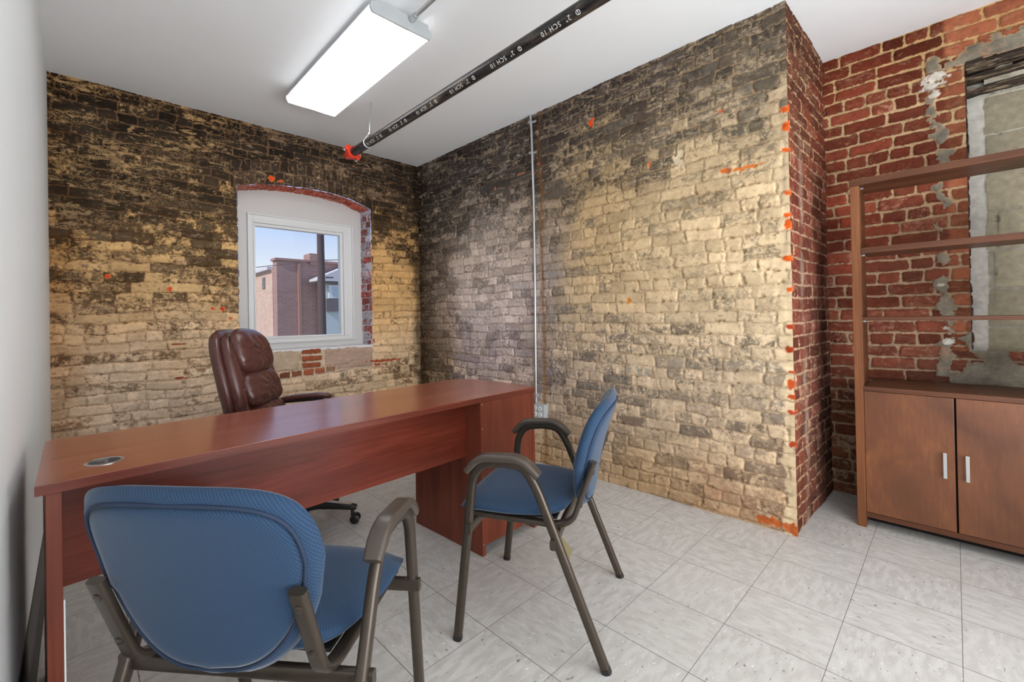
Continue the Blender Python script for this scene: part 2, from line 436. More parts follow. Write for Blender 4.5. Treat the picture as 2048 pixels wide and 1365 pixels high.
def brick_surface(name, pos, nrm, u0, u1, z0, z1, keys, step=.006, course=.067, blen=.205, joint=.008, seed=1,
                  sigma=.22, hole=None, extra=None, spots=(), depth=.007, edge=None, flip=False, kind='structure', round_=.007, parent=None, slop=1.0, header=6, warp=.10, grime=.85, warm=(1, 1, 1), bw=1.0, gain=None):
    nu = int(round((u1 - u0) / step)) + 1; nz = int(round((z1 - z0) / step)) + 1
    uu = np.linspace(u0, u1, nu); zz = np.linspace(z0, z1, nz)
    U, Z = np.meshgrid(uu, zz)
    wz = (fbm(U * 2.2, Z * 2.2, 3, seed) - .5) * .022 * slop + (fbm(U * 16, Z * 16, 3, seed + 1) - .5) * .012 * slop
    wu = (fbm(U * 5, Z * 5, 3, seed + 2) - .5) * .03 * slop + (fbm(U * 24, Z * 24, 2, seed + 3) - .5) * .010 * slop
    z = Z + wz; u = U + wu
    row = np.floor(z / course).astype(int); fz = z / course - row
    hdr = (row + seed) % header == 0
    ln = np.where(hdr, blen / 2, blen)
    uo = u + hsh(row, row * 0 + seed, 1) * blen
    colm = np.floor(uo / ln).astype(int); fu = uo / ln - colm
    half = (hsh(row, colm, 2) > .86) & (~hdr)          # now and then a brick is cut in two
    fu2 = np.where(half, (fu * 2) % 1.0, fu); lnn = np.where(half, ln / 2, ln); cid = colm * 2 + np.where(half & (fu > .5), 1, 0)
    dx = np.minimum(fu2, 1 - fu2) * lnn; dz = np.minimum(fz, 1 - fz) * course
    jj = joint / 2 * (0.75 + .6 * hsh(row, cid, 3))
    d1 = dx - jj * .9; d2 = dz - jj
    a = np.maximum(round_ - d1, 0); b = np.maximum(round_ - d2, 0)
    d = np.minimum(np.minimum(d1, d2), round_ - np.sqrt(a * a + b * b))
    r1, r2, r3, r4 = (hsh(row, cid, q_) for q_ in (4, 5, 6, 7))
    # blended key colours: (u, z, cover, paint rgb, brick rgb, mortar rgb, smear, smear rgb)
    kw = (fbm(U * 2.6, Z * 2.6, 4, seed + 5) - .5) * warp * 4; kv = (fbm(U * 2.6, Z * 2.6, 4, seed + 6) - .5) * warp * 4
    W_ = 0; cov = 0; pc = 0; bc = 0; mc = 0; smr = 0; sc = 0
    for kk in keys:
        w_ = np.exp(-((U + kw - kk[0]) ** 2 + (Z + kv - kk[1]) ** 2) / (2 * sigma * sigma)) + 1e-9
        W_ = W_ + w_; cov = cov + w_ * kk[2]
        pc = pc + w_[..., None] * Ln(kk[3]); bc = bc + w_[..., None] * Ln(kk[4]); mc = mc + w_[..., None] * Ln(kk[5])
        smr = smr + w_ * (kk[6] if len(kk) > 6 else 0.0); sc = sc + w_[..., None] * Ln(kk[7] if len(kk) > 7 else (205, 178, 140))
    cov = cov / W_; smr = smr / W_; pc = pc / W_[..., None]; bc = bc / W_[..., None]; mc = mc / W_[..., None]; sc = sc / W_[..., None]
    cov = np.clip(cov + (r1 - .5) * .50, -.05, 1.05)
    bc = bc * (0.66 + .68 * r2 ** 1.3)[..., None] * (1 + (r3 - .5)[..., None] * np.array([.10, 0, -.08]))
    pc = pc * (0.84 + .30 * r4)[..., None]
    d_ = {'U': U, 'Z': Z, 'd': d, 'cov': cov, 'bc': bc, 'pc': pc, 'mc': mc, 'row': row, 'smr': smr, 'add': np.zeros_like(U), 'r': (r1, r2, r3, r4), 'sc': sc}
    if extra: extra(d_)
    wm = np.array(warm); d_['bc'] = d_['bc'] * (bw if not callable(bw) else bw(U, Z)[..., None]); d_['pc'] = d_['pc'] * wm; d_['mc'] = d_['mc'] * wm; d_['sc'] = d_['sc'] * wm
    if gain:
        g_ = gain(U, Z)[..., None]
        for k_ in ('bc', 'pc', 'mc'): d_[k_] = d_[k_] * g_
    d, cov, bc, pc, mc, smr = d_['d'], d_['cov'], d_['bc'], d_['pc'], d_['mc'], d_['smr']
    for (su, sz, ru, rz, rgb) in spots:
        q_ = np.sqrt(((U - su) / ru) ** 2 + ((Z - sz) / rz) ** 2) + (fbm(U * 45, Z * 45, 4, seed + 9) - .5) * 1.7
        m_ = sstep(q_, 1.0, .92)
        m3 = m_[..., None]; rgb_ = Ln(rgb) * (.75 + .5 * fbm(U * 40, Z * 40, 3, seed + 10))[..., None]; pc = pc * (1 - m3) + rgb_ * m3; bc = bc * (1 - m3) + rgb_ * m3; cov = cov * (1 - m_) + .9 * m_
        d = np.where(m_ > .5, .012, d); smr = smr * (1 - m_); d_['add'] = d_['add'] - m_ * .004
    body = sstep(d, -.003, .006)
    hgt = body * depth * (0.7 + .6 * r3) + body * (r2 - .5) * .004 + body * ((fu2 - .5) * (r4 - .5) + (fz - .5) * (r1 - .5)) * .007
    hgt = hgt + (fbm(U * 30, Z * 30, 3, seed + 11) - .5) * .006 + (fbm(U * 6, Z * 6, 3, seed + 12) - .5) * .012 * slop
    pits = sstep(fbm(U * 22, Z * 40, 3, seed + 14), .70, .76) * sstep(-np.abs(d), -.010, -.002)
    hgt = hgt - pits * .012 + d_['add']
    if edge: hgt = edge(U, Z, hgt)
    P = pos(U, Z); N = nrm(U, Z)
    XYZ = np.stack([P[0] + N[0] * hgt, P[1] + N[1] * hgt, P[2] + N[2] * hgt], -1).reshape(-1, 3).astype(np.float32)
    idx = np.arange(nu * nz).reshape(nz, nu)
    q4 = np.stack([idx[:-1, :-1], idx[:-1, 1:], idx[1:, 1:], idx[1:, :-1]], -1).reshape(-1, 4)
    if flip: q4 = q4[:, ::-1]
    if hole is not None:
        uc = (U[:-1, :-1] + U[1:, 1:]) / 2; zc = (Z[:-1, :-1] + Z[1:, 1:]) / 2
        q4 = q4[~hole(uc, zc).reshape(-1)]
    me = bpy.data.meshes.new(name)
    me.vertices.add(len(XYZ)); me.vertices.foreach_set('co', XYZ.ravel())
    me.loops.add(q4.size); me.loops.foreach_set('vertex_index', q4.ravel().astype(np.int32))
    me.polygons.add(len(q4)); me.polygons.foreach_set('loop_start', (np.arange(len(q4)) * 4).astype(np.int32))
    me.polygons.foreach_set('loop_total', np.full(len(q4), 4, np.int32))
    me.polygons.foreach_set('use_smooth', np.ones(len(q4), bool))
    me.update(calc_edges=True)
    def att(n_, kind_, arr):
        a_ = me.attributes.new(n_, kind_, 'POINT')
        if kind_ == 'FLOAT': a_.data.foreach_set('value', arr.reshape(-1).astype(np.float32))
        elif kind_ == 'FLOAT_VECTOR': a_.data.foreach_set('vector', arr.reshape(-1).astype(np.float32))
        else:
            full = np.concatenate([np.clip(arr, 0, 1).reshape(-1, 3), np.ones((arr.size // 3, 1))], 1)
            a_.data.foreach_set('color', full.reshape(-1).astype(np.float32))
    att('wuv', 'FLOAT_VECTOR', np.stack([U, Z, np.full_like(U, seed * 3.7)], -1))
    att('dist', 'FLOAT', d); att('cov', 'FLOAT', cov); att('smear', 'FLOAT', np.clip(smr, 0, 1)); att('grime', 'FLOAT', np.full_like(U, grime))
    att('bcol', 'FLOAT_COLOR', bc); att('pcol', 'FLOAT_COLOR', pc); att('mcol', 'FLOAT_COLOR', mc); att('scol', 'FLOAT_COLOR', d_['sc'])
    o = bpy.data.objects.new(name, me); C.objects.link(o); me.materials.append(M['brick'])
    if parent: o.parent = parent
    elif kind: o['kind'] = kind
    return o

H = 2.70            # ceiling height
YW = 3.925          # window wall
XR = 3.38           # recessed red wall
def XL(y): return 2.520 + (YW - y) * .0135    # long wall, very slightly out of square
YC = .607           # corner of the projecting long wall
DARK = (58, 47, 38); TAN = (205, 172, 118); CRM = (214, 186, 140); MTN = (176, 146, 104)

# --- window wall -------------------------------------------------
ARU = np.array([.80, .8876, 1.0495, 1.221, 1.4045, 1.6099, 1.7929, 1.9755, 2.08]); ARZ = np.array([2.165, 2.195, 2.232, 2.2566, 2.2668, 2.264, 2.2387, 2.181, 2.14])
WX0, WX1, WZ0 = .886, 1.988, .892
def archz(u): return np.interp(u, ARU, ARZ)
def win_hole(u, z): return (u > WX0) & (u < WX1) & (z > WZ0) & (z < archz(u))
def win_extra(D):
    U, Z = D['U'], D['Z']
    # two rings of bricks standing on end over the arch
    da = Z - archz(U)
    for k_, (lo, hi) in enumerate(((0.0, .105), (.105, .20))):
        m_ = (U > WX0 - .04) & (U < WX1 + .03) & (da > lo) & (da < hi)
        s_ = (U - 1.44) * (1 + .10 * (da)) + (k_ * .035) + (fbm(U * 20, Z * 20, 2, 3) - .5) * .012
        f_ = (s_ / .071); fi = np.floor(f_); ff = f_ - fi
        dd = np.minimum(np.minimum(ff, 1 - ff) * .071 - .005, np.minimum(da - lo, hi - da) - .004)
        D['d'] = np.where(m_, dd, D['d'])
        rr_ = hsh(fi.astype(int), fi.astype(int) * 0 + 5 + k_, 3)
        D['bc'] = np.where(m_[..., None], Ln((74, 62, 52)) * (.7 + .7 * rr_)[..., None], D['bc'])
        D['cov'] = np.where(m_, .12 + .25 * rr_, D['cov'])
    # repaired patch under the sill: two stone slabs with red bricks between
    def rect(u0, u1, z0, z1): return (U > u0) & (U < u1) & (Z > z0) & (Z < z1)
    mort = rect(.93, 1.99, .60, .893)
    D['mc'] = np.where(mort[..., None], Ln((176, 164, 142)), D['mc'])
    D['smr'] = np.where(mort, .05, D['smr'])
    n_ = (fbm(U * 25, Z * 25, 3, 8) - .5) * .02
    for (a0, a1, b0, b1, c_) in ((1.035, 1.315, .722, .886, (166, 152, 130)), (1.548, 1.975, .700, .886, (158, 138, 122))):
        q_ = np.minimum(np.minimum(U - a0, a1 - U), np.minimum(Z - b0, b1 - Z)) + n_ * .6
        m_ = rect(a0 - .012, a1 + .012, b0 - .012, b1 + .012)
        D['d'] = np.where(m_, q_, D['d']); D['pc'] = np.where(m_[..., None], Ln(c_), D['pc']); D['bc'] = np.where(m_[..., None], Ln(c_) * .92, D['bc']); D['cov'] = np.where(m_, .75, D['cov'])
    lst = []
    for r_, z_ in enumerate((.846, .786, .728)): lst.append((1.348, 1.505 + .01 * (r_ == 1), z_, z_ + .042, (122, 66, 44)))
    for c_, u_ in enumerate((.985, 1.078, 1.172, 1.265, 1.36, 1.455, 1.55)): lst.append((u_, u_ + .080, .652 + .004 * c_, .700 + .004 * c_, ((104, 76, 58), (140, 74, 50), (98, 56, 42), (110, 70, 52), (142, 78, 54), (138, 80, 58), (126, 98, 78))[c_]))
    for (a0, a1, b0, b1, c_) in lst:
        q_ = np.minimum(np.minimum(U - a0, a1 - U), np.minimum(Z - b0, b1 - Z)) + n_ * .5
        m_ = rect(a0 - .012, a1 + .012, b0 - .01, b1 + .01)
        D['d'] = np.where(m_, q_, D['d']); D['bc'] = np.where(m_[..., None], Ln(c_), D['bc']); D['cov'] = np.where(m_, .05, D['cov'])
    # darker towards both ends of the wall
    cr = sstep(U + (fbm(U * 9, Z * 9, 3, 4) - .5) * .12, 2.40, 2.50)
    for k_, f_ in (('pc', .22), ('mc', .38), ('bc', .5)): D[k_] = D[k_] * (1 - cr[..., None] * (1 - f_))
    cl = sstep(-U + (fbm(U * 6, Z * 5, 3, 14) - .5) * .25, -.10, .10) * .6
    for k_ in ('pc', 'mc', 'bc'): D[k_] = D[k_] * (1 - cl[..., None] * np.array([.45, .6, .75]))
K = []
for u_ in (0, .4, .8): K += [(u_, 2.62, .10, TAN, (48, 38, 30), (110, 84, 56), .75, (212, 174, 118)),
                            (u_, 2.30, .12, (190, 160, 112), (66, 56, 46), (112, 94, 74), .60, (216, 184, 130)),
                            (u_, 2.00, .18, (196, 162, 104), (78, 64, 48), (104, 82, 58), .45, (214, 180, 124)),
                            (u_, 1.72, .30, (204, 170, 112), (84, 68, 50), (84, 64, 44), .35),
                            (u_, 1.45, .48, (206, 174, 118), (92, 74, 52), (88, 66, 44), .40),
                            (u_, 1.15, .66, (216, 184, 130), (98, 78, 54), (94, 70, 46), .30),
                            (u_, .90, .72, (208, 188, 154), (120, 96, 74), (140, 112, 82), .25),
                            (u_, .70, .85, (206, 194, 172), (130, 106, 86), (160, 140, 116), .2),
                            (u_, .30, .75, (196, 180, 156), (112, 92, 74), (140, 120, 96), .2)]
K += [(-.1, .95, .35, (150, 118, 78), (84, 58, 36), (96, 66, 38), .4), (-.1, 1.5, .35, (160, 124, 80), (70, 52, 36), (84, 60, 38), .5)]
for u_ in (1.25, 1.7): K += [(u_, 2.62, .08, (190, 160, 120), (56, 46, 40), (108, 86, 62), .5), (u_, 2.40, .12, (170, 148, 118), (74, 64, 54), (118, 98, 74), .5),
                            (u_, .75, .7, (192, 174, 146), (120, 100, 82), (168, 154, 130), .15), (u_, .50, .7, (200, 184, 154), (130, 110, 88), (160, 142, 114), .25), (u_, .2, .6, (180, 160, 130), (110, 90, 70), (150, 130, 100), .3)]
K += [(2.2, 2.62, .06, (170, 140, 96), (44, 38, 34), (88, 70, 50), .35), (2.2, 2.40, .10, (180, 150, 104), (58, 48, 40), (96, 76, 52), .35), (2.2, 2.10, .30, (176, 142, 90), (76, 60, 42), (90, 68, 42), .25),
      (2.2, 1.80, .50, (200, 162, 104), (86, 66, 44), (80, 60, 38), .2), (2.2, 1.5, .74, (212, 174, 114), (98, 76, 50), (84, 62, 40), .15), (2.2, 1.2, .92, (216, 178, 116), (112, 88, 56), (104, 78, 48), .1),
      (2.2, .95, .80, (206, 182, 142), (104, 84, 66), (140, 122, 96), .2), (2.2, .75, .65, (206, 186, 152), (96, 74, 56), (150, 128, 98), .4), (2.2, .5, .5, (190, 168, 130), (90, 70, 52), (140, 118, 86), .6), (2.2, .2, .5, (190, 168, 130), (90, 70, 52), (140, 118, 86), .5)]
ORG = (226, 84, 40)
brick_surface('wall_window', lambda U, Z: (U, U * 0 + YW, Z), lambda U, Z: (U * 0, U * 0 - 1, U * 0), -.16, 2.56, 0, H + .01, K, seed=3, hole=win_hole, extra=win_extra,
              spots=[(.139, 1.447, .016, .014, ORG), (.465, 1.375, .012, .016, ORG), (.716, 1.237, .018, .014, ORG), (.780, 1.233, .018, .014, ORG), (.83, 1.16, .014, .012, (216, 130, 96)),
                     (1.134, 2.292, .022, .026, (240, 92, 30)), (1.20, 2.285, .026, .010, (226, 100, 50)), (2.10, .735, .16, .012, (176, 84, 54)), (2.03, .70, .03, .012, (170, 74, 46)),
                     (2.0, .93, .010, .02, (196, 60, 36)), (.50, .98, .06, .008, (176, 96, 66)), (.52, .74, .06, .008, (176, 90, 60))], flip=False, slop=1.7, joint=.009, warm=(1.22, 1.14, 1.18), depth=.009, grime=1.0, gain=lambda U, Z: 1 + .25 * sstep(Z, 1.3, .9), bw=lambda U, Z: .80 + .55 * sstep(Z, 2.1, 1.5))

# reveal of the window opening (right jamb, arched soffit) as brick, sill slab in white paint
RK = [(3.9, 2.0, .55, (206, 208, 224), (150, 84, 74), (196, 198, 210), .2), (4.1, 2.0, .5, (190, 190, 206), (146, 86, 78), (190, 190, 200), .2),  # white paint tinted blue: skylight on the reveal put into the colour
      (3.95, 1.6, .45, (214, 216, 228), (166, 74, 60), (206, 208, 218), .1), (4.0, 1.2, .5, (212, 210, 224), (160, 84, 76), (214, 214, 224), .1), (4.0, .95, .5, (216, 216, 226), (156, 84, 80), (214, 214, 224), .1)]
brick_surface('trim_3', lambda U, Z: (U * 0 + WX1, U, Z), lambda U, Z: (U * 0 - 1, U * 0, U * 0), YW - .004, 4.15, WZ0 - .004, 2.185, RK, seed=5, step=.005, flip=True, blen=.21, depth=.005,
              edge=lambda U, Z, h_: h_ * sstep(U, YW, YW + .012), round_=.008, spots=[(4.0, 1.71, .05, .022, (206, 84, 56)), (3.94, 1.02, .02, .02, (206, 70, 60))])
SK = [(u_, 4.0, .25, (226, 150, 130), (186, 80, 58), (206, 160, 140), .3, (226, 196, 190)) for u_ in (1.0, 1.4, 1.8)] + [(u_, 4.12, .4, (196, 130, 120), (160, 74, 62), (180, 140, 130), .2) for u_ in (1.0, 1.8)]
brick_surface('trim_4', lambda U, Z: (U, Z, archz(U)), lambda U, Z: (U * 0, U * 0, U * 0 - 1), WX0 - .004, WX1 + .004, YW - .004, 4.15, SK, seed=6, step=.005, course=.105, blen=.071, flip=True, header=99, depth=.004, round_=.008)
brick_surface('trim_5', lambda U, Z: (U * 0 + WX0, U, Z), lambda U, Z: (U * 0 + 1, U * 0, U * 0), YW - .004, 4.15, WZ0 - .004, 2.2, RK, seed=8, step=.008, flip=False, depth=.004)
bm = bmesh.new(); add_box(bm, WX0 - .002, WX1 + .004, YW - .006, 4.16, WZ0 - .02, WZ0 + .003)
tag(obj('trim_6', bm, M['white_trim'], bevel=.004), kind='structure')

# --- long wall -------------------------------------------------
K = []
GM = (150, 130, 104)
def row(z_, lst):
    for it in lst: K.append((it[0], z_) + tuple(it[1:]))
S1 = (206, 186, 158)
row(2.62, [(3.6, .10, (150, 140, 130), (60, 54, 52), (104, 92, 80), .55, S1), (3.0, .10, (150, 140, 130), (66, 58, 56), (108, 96, 84), .6, S1), (2.4, .10, (150, 136, 124), (64, 56, 56), (112, 98, 84), .6, S1),
           (1.8, .12, (180, 160, 130), (70, 60, 60), (134, 114, 90), .5, S1), (1.3, .12, (180, 160, 130), (74, 64, 62), (140, 120, 94), .35, S1), (.8, .16, (170, 150, 124), (96, 86, 74), (160, 138, 106), .25, S1)])
row(2.30, [(3.6, .12, (140, 130, 120), (70, 64, 58), (112, 100, 86), .8, S1), (3.0, .2, (150, 140, 130), (80, 74, 70), (120, 108, 94), .8, S1), (2.4, .2, (150, 136, 124), (76, 68, 62), (124, 108, 90), .7, S1),
           (1.8, .35, (176, 152, 114), (96, 86, 76), (142, 122, 94), .7, (214, 188, 146)), (1.3, .25, (170, 150, 116), (92, 82, 74), (140, 122, 96), .6, S1), (.8, .30, (176, 158, 128), (112, 102, 88), (160, 138, 108), .3, S1)])
row(2.0, [(3.6, .2, (150, 136, 118), (78, 70, 62), (116, 102, 86), .7, S1), (3.0, .45, (160, 148, 136), (96, 88, 82), (132, 118, 104), .6, S1), (2.4, .40, (158, 144, 126), (90, 82, 74), (128, 114, 98), .6, S1),
          (1.8, .60, (190, 164, 120), (110, 98, 80), (144, 122, 92), .6, (224, 196, 150)), (1.3, .55, (190, 166, 126), (116, 104, 86), (146, 126, 96), .7, (222, 196, 154)), (.8, .65, (206, 182, 142), (130, 116, 96), (160, 138, 106), .4)])
row(1.65, [(3.7, .35, (140, 126, 112), (76, 68, 60), (108, 92, 76), .3, S1), (3.0, .65, (178, 164, 150), (116, 108, 102), (134, 118, 102), .4, S1), (2.4, .55, (168, 154, 140), (104, 96, 90), (126, 112, 98), .4, S1),
           (1.8, .72, (204, 174, 126), (122, 106, 84), (148, 124, 92), .4), (1.3, .75, (212, 186, 142), (130, 116, 92), (156, 132, 100), .4), (.8, .85, (222, 198, 156), (140, 124, 100), (170, 146, 112), .2)])
row(1.3, [(3.7, .40, (150, 136, 124), (80, 72, 66), (100, 86, 72), .2, S1), (3.0, .72, (184, 172, 162), (124, 116, 112), (128, 114, 104), .3, S1), (2.4, .60, (170, 158, 150), (108, 100, 98), (122, 108, 98), .35, S1),
          (1.8, .78, (210, 184, 140), (124, 112, 94), (154, 132, 100), .3), (1.3, .74, (214, 190, 150), (126, 114, 94), (164, 142, 112), .3), (.8, .72, (220, 196, 156), (122, 110, 90), (176, 154, 122), .2)])
row(.95, [(3.7, .35, (150, 130, 110), (82, 70, 60), (104, 86, 68), .3, S1), (3.0, .50, (160, 148, 146), (104, 96, 100), (128, 114, 108), .4, S1), (2.4, .40, (156, 142, 136), (94, 84, 86), (128, 112, 102), .4, S1),
          (1.8, .52, (204, 180, 146), (112, 102, 94), (172, 150, 120), .4), (1.3, .55, (212, 188, 152), (116, 106, 92), (180, 158, 126), .3), (.8, .58, (218, 196, 160), (116, 106, 90), (186, 164, 132), .25)])
row(.6, [(3.7, .35, (160, 140, 112), (84, 72, 58), (120, 100, 76), .5, S1), (3.0, .40, (176, 162, 150), (104, 94, 96), (140, 124, 110), .6, S1), (2.4, .45, (190, 172, 154), (98, 88, 86), (156, 138, 118), .6, S1),
         (1.8, .55, (206, 184, 160), (112, 102, 94), (180, 158, 134), .4), (1.3, .50, (208, 186, 156), (118, 106, 94), (186, 164, 136), .4), (.8, .50, (214, 192, 158), (120, 108, 96), (190, 168, 138), .3)])
row(.25, [(3.7, .3, (160, 140, 112), (84, 72, 58), (130, 108, 82), .4), (2.4, .45, (176, 158, 132), (104, 92, 80), (160, 138, 110), .4), (1.8, .50, (190, 166, 134), (112, 100, 84), (170, 146, 114), .3),
          (1.3, .48, (196, 172, 138), (114, 100, 84), (178, 152, 118), .3), (.8, .42, (208, 184, 148), (118, 104, 88), (186, 160, 126), .25)])
row(.02, [(2.4, .8, (184, 150, 104), (140, 110, 76), (150, 120, 84), .1), (1.5, .8, (186, 152, 108), (150, 118, 80), (150, 120, 84), .1), (.8, .7, (182, 140, 100), (140, 96, 66), (150, 120, 84), .1)])
def long_extra(D):
    U, Z = D['U'], D['Z']
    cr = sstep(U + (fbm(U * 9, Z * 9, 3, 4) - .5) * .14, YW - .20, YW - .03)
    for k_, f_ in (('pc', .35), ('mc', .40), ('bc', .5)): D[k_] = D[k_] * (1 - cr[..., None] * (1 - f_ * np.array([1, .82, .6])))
    # brown drip line beside the conduit
    m_ = np.exp(-((U - 2.245 + (fbm(Z * 4, U * 0, 3, 2) - .5) * .03) / .018) ** 2) * .8
    for k_ in ('pc', 'mc', 'bc'): D[k_] = D[k_] * (1 - m_[..., None]) + Ln((116, 84, 52)) * m_[..., None]
    # pale clean mortar wash along the outer corner
    wsh = sstep(U + (fbm(U * 14, Z * 14, 3, 9) - .5) * .05, YC + .055, YC + .02) * sstep(Z, 2.15, 1.9)
    D['cov'] = D['cov'] * (1 - wsh) + .95 * wsh; D['pc'] = D['pc'] * (1 - wsh[..., None]) + Ln((222, 200, 160)) * wsh[..., None]
ES = .008
def long_edge(U, Z, h_):
    k_ = sstep(U, YC + .03, YC); return h_ * (1 - k_) + ES * k_ + k_ * (fbm(Z * 30, Z * 0, 3, 5) - .5) * .0
def long_pos(U, Z):
    return (XL(U), U - ES * (U < YC + .003), Z)
OR2 = (222, 96, 36)
chips = [(2.157, OR2, .022), (2.064, OR2, .026), (1.946, OR2, .010), (1.732, OR2, .014), (1.618, OR2, .012), (1.568, OR2, .022), (1.40, OR2, .014), (1.24, OR2, .018), (1.05, (170, 66, 34), .012), (.936, (176, 70, 36), .016), (.823, (178, 72, 36), .010), (.761, (186, 80, 36), .022), (.70, (186, 80, 36), .020), (.621, (180, 72, 40), .010), (.46, (176, 70, 40), .014), (.033, (186, 96, 50), .03)]
sp_ = [(YC + .008, z_, .013 if i_ % 3 else .022, r_, c_) for i_, (z_, c_, r_) in enumerate(chips)]
sp_ += [(1.781, 2.472, .022, .026, (236, 80, 30)), (.81, 1.905, .085, .011, (210, 118, 58)), (.905, 1.915, .03, .014, (200, 110, 56)), (1.514, 1.219, .014, .022, (214, 130, 50)), (1.35, 2.06, .012, .02, (190, 110, 70)),
        (.92, 2.25, .022, .008, (172, 96, 62)), (1.06, 2.20, .012, .006, (172, 84, 50)), (2.31, 2.24, .016, .012, (206, 96, 60)), (2.26, 2.30, .014, .010, (190, 96, 60)), (.70, .04, .10, .022, (190, 100, 52)),
        (2.45, 2.27, .03, .006, (180, 110, 80)), (2.75, 2.22, .012, .010, (200, 120, 90)), (1.17, 2.05, .03, .05, (208, 190, 160))]
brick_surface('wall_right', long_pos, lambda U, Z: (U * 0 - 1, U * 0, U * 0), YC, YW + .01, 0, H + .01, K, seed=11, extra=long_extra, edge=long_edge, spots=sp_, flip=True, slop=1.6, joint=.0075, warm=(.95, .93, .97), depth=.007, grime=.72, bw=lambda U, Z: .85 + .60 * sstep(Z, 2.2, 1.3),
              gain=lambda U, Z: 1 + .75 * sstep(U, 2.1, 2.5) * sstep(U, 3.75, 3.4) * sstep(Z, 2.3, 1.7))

# --- return of the projecting wall (red brick) ---------------------
RB = (140, 62, 44); RM = (188, 150, 118)
K = [(2.6, 2.6, .10, (170, 140, 110), (84, 50, 38), (176, 146, 112), .3), (3.1, 2.6, .10, (170, 140, 110), (104, 52, 38), (176, 146, 112), .3), (2.6, 2.2, .12, (176, 130, 106), (108, 52, 38), (184, 152, 118), .2), (3.1, 2.2, .12, (176, 130, 106), (126, 58, 42), (186, 152, 120), .3),
     (2.7, 1.8, .15, (180, 130, 110), (124, 54, 38), (188, 150, 118), .2), (3.1, 1.8, .15, (180, 130, 110), (112, 58, 44), (170, 136, 110), .2), (2.7, 1.3, .22, (176, 130, 112), (122, 56, 44), (186, 150, 124), .1), (3.1, 1.3, .2, (170, 120, 100), (110, 58, 46), (170, 136, 112), .1),
     (2.7, .8, .2, (170, 130, 112), (118, 58, 44), (186, 152, 124), .1), (3.1, .8, .15, (160, 120, 100), (96, 54, 46), (166, 136, 112), .1), (2.7, .3, .15, (160, 120, 100), (110, 56, 42), (176, 142, 112), .1), (3.1, .3, .15, (150, 110, 90), (88, 50, 42), (156, 124, 98), .1)]
def ret_extra(D):
    U, Z = D['U'], D['Z']
    m_ = np.exp(-((U - 2.78 + (fbm(Z * 3, U * 0, 3, 2) - .5) * .05) / .035) ** 2) * sstep(Z, 2.2, 1.8) * .42 * sstep(fbm(U * 12, Z * 6, 3, 61), .30, .60)
    for k_ in ('pc', 'mc', 'bc'): D[k_] = D[k_] * (1 - m_[..., None]) + Ln((196, 170, 150)) * m_[..., None]
    hv = (fbm(U * 5, Z * 1.2, 3, 21) - .5); D['bc'] = D['bc'] * (1 + hv * .5)[..., None]
def ret_edge(U, Z, h_):
    k_ = sstep(U, 2.565 + .03, 2.565); return h_ * (1 - k_) + ES * k_
brick_surface('wall_back', lambda U, Z: (U - ES * (U < 2.5655 + .002), U * 0 + YC - .013 * (U - 2.565), Z), lambda U, Z: (U * 0, U * 0 - 1, U * 0), float(XL(YC)), XR + .012, 0, H + .01, K, seed=13, extra=ret_extra, edge=ret_edge, bw=np.array([.90, 1.04, 1.06]), blen=.20, joint=.009, grime=.7,
              spots=[(2.575, z_, .022, r_ * 1.1, c_) for (z_, c_, r_) in chips], slop=.7)

# --- recessed red wall with bricked-up window ----------------------
OY, OZ0, OZ1 = -.030, .905, 2.43
K = [(.5, 2.6, .08, (180, 140, 110), (112, 44, 28), (196, 160, 116), .2), (.2, 2.6, .08, (180, 140, 110), (96, 40, 26), (200, 164, 116), .3), (-.1, 2.62, .08, (180, 140, 110), (84, 38, 24), (196, 156, 106), .4),
     (.5, 2.2, .16, (196, 140, 110), (138, 64, 46), (202, 174, 134), .1), (.2, 2.2, .16, (196, 140, 110), (134, 64, 46), (206, 180, 140), .1), (.5, 1.8, .14, (180, 120, 96), (146, 62, 42), (190, 160, 126), .1), (.2, 1.8, .14, (160, 120, 100), (120, 58, 44), (188, 156, 120), .1),
     (.5, 1.4, .14, (170, 110, 90), (134, 60, 44), (176, 148, 122), .1), (.2, 1.4, .12, (150, 110, 92), (110, 58, 42), (160, 134, 108), .1), (.5, 1.0, .16, (180, 130, 110), (138, 64, 48), (184, 156, 130), .1), (.2, 1.0, .14, (150, 110, 92), (106, 60, 46), (160, 134, 110), .1),  # wall behind the bookcase keyed darker, its shade put into the brick colours
     (.5, .6, .30, (196, 170, 150), (130, 66, 48), (176, 150, 124), .3), (.5, .2, .30, (170, 150, 120), (110, 60, 40), (150, 126, 96), .3), (.2, .6, .1, (150, 110, 92), (100, 58, 46), (150, 126, 104), .1), (.2, .2, .1, (150, 110, 92), (100, 58, 46), (150, 126, 104), .1),
     (-.3, .7, .1, (160, 110, 92), (120, 64, 52), (140, 124, 104), .2), (-.8, .8, .1, (160, 110, 92), (120, 64, 52), (140, 124, 104), .2), (-.8, 2.6, .1, (160, 110, 92), (100, 54, 42), (170, 140, 104), .2)]
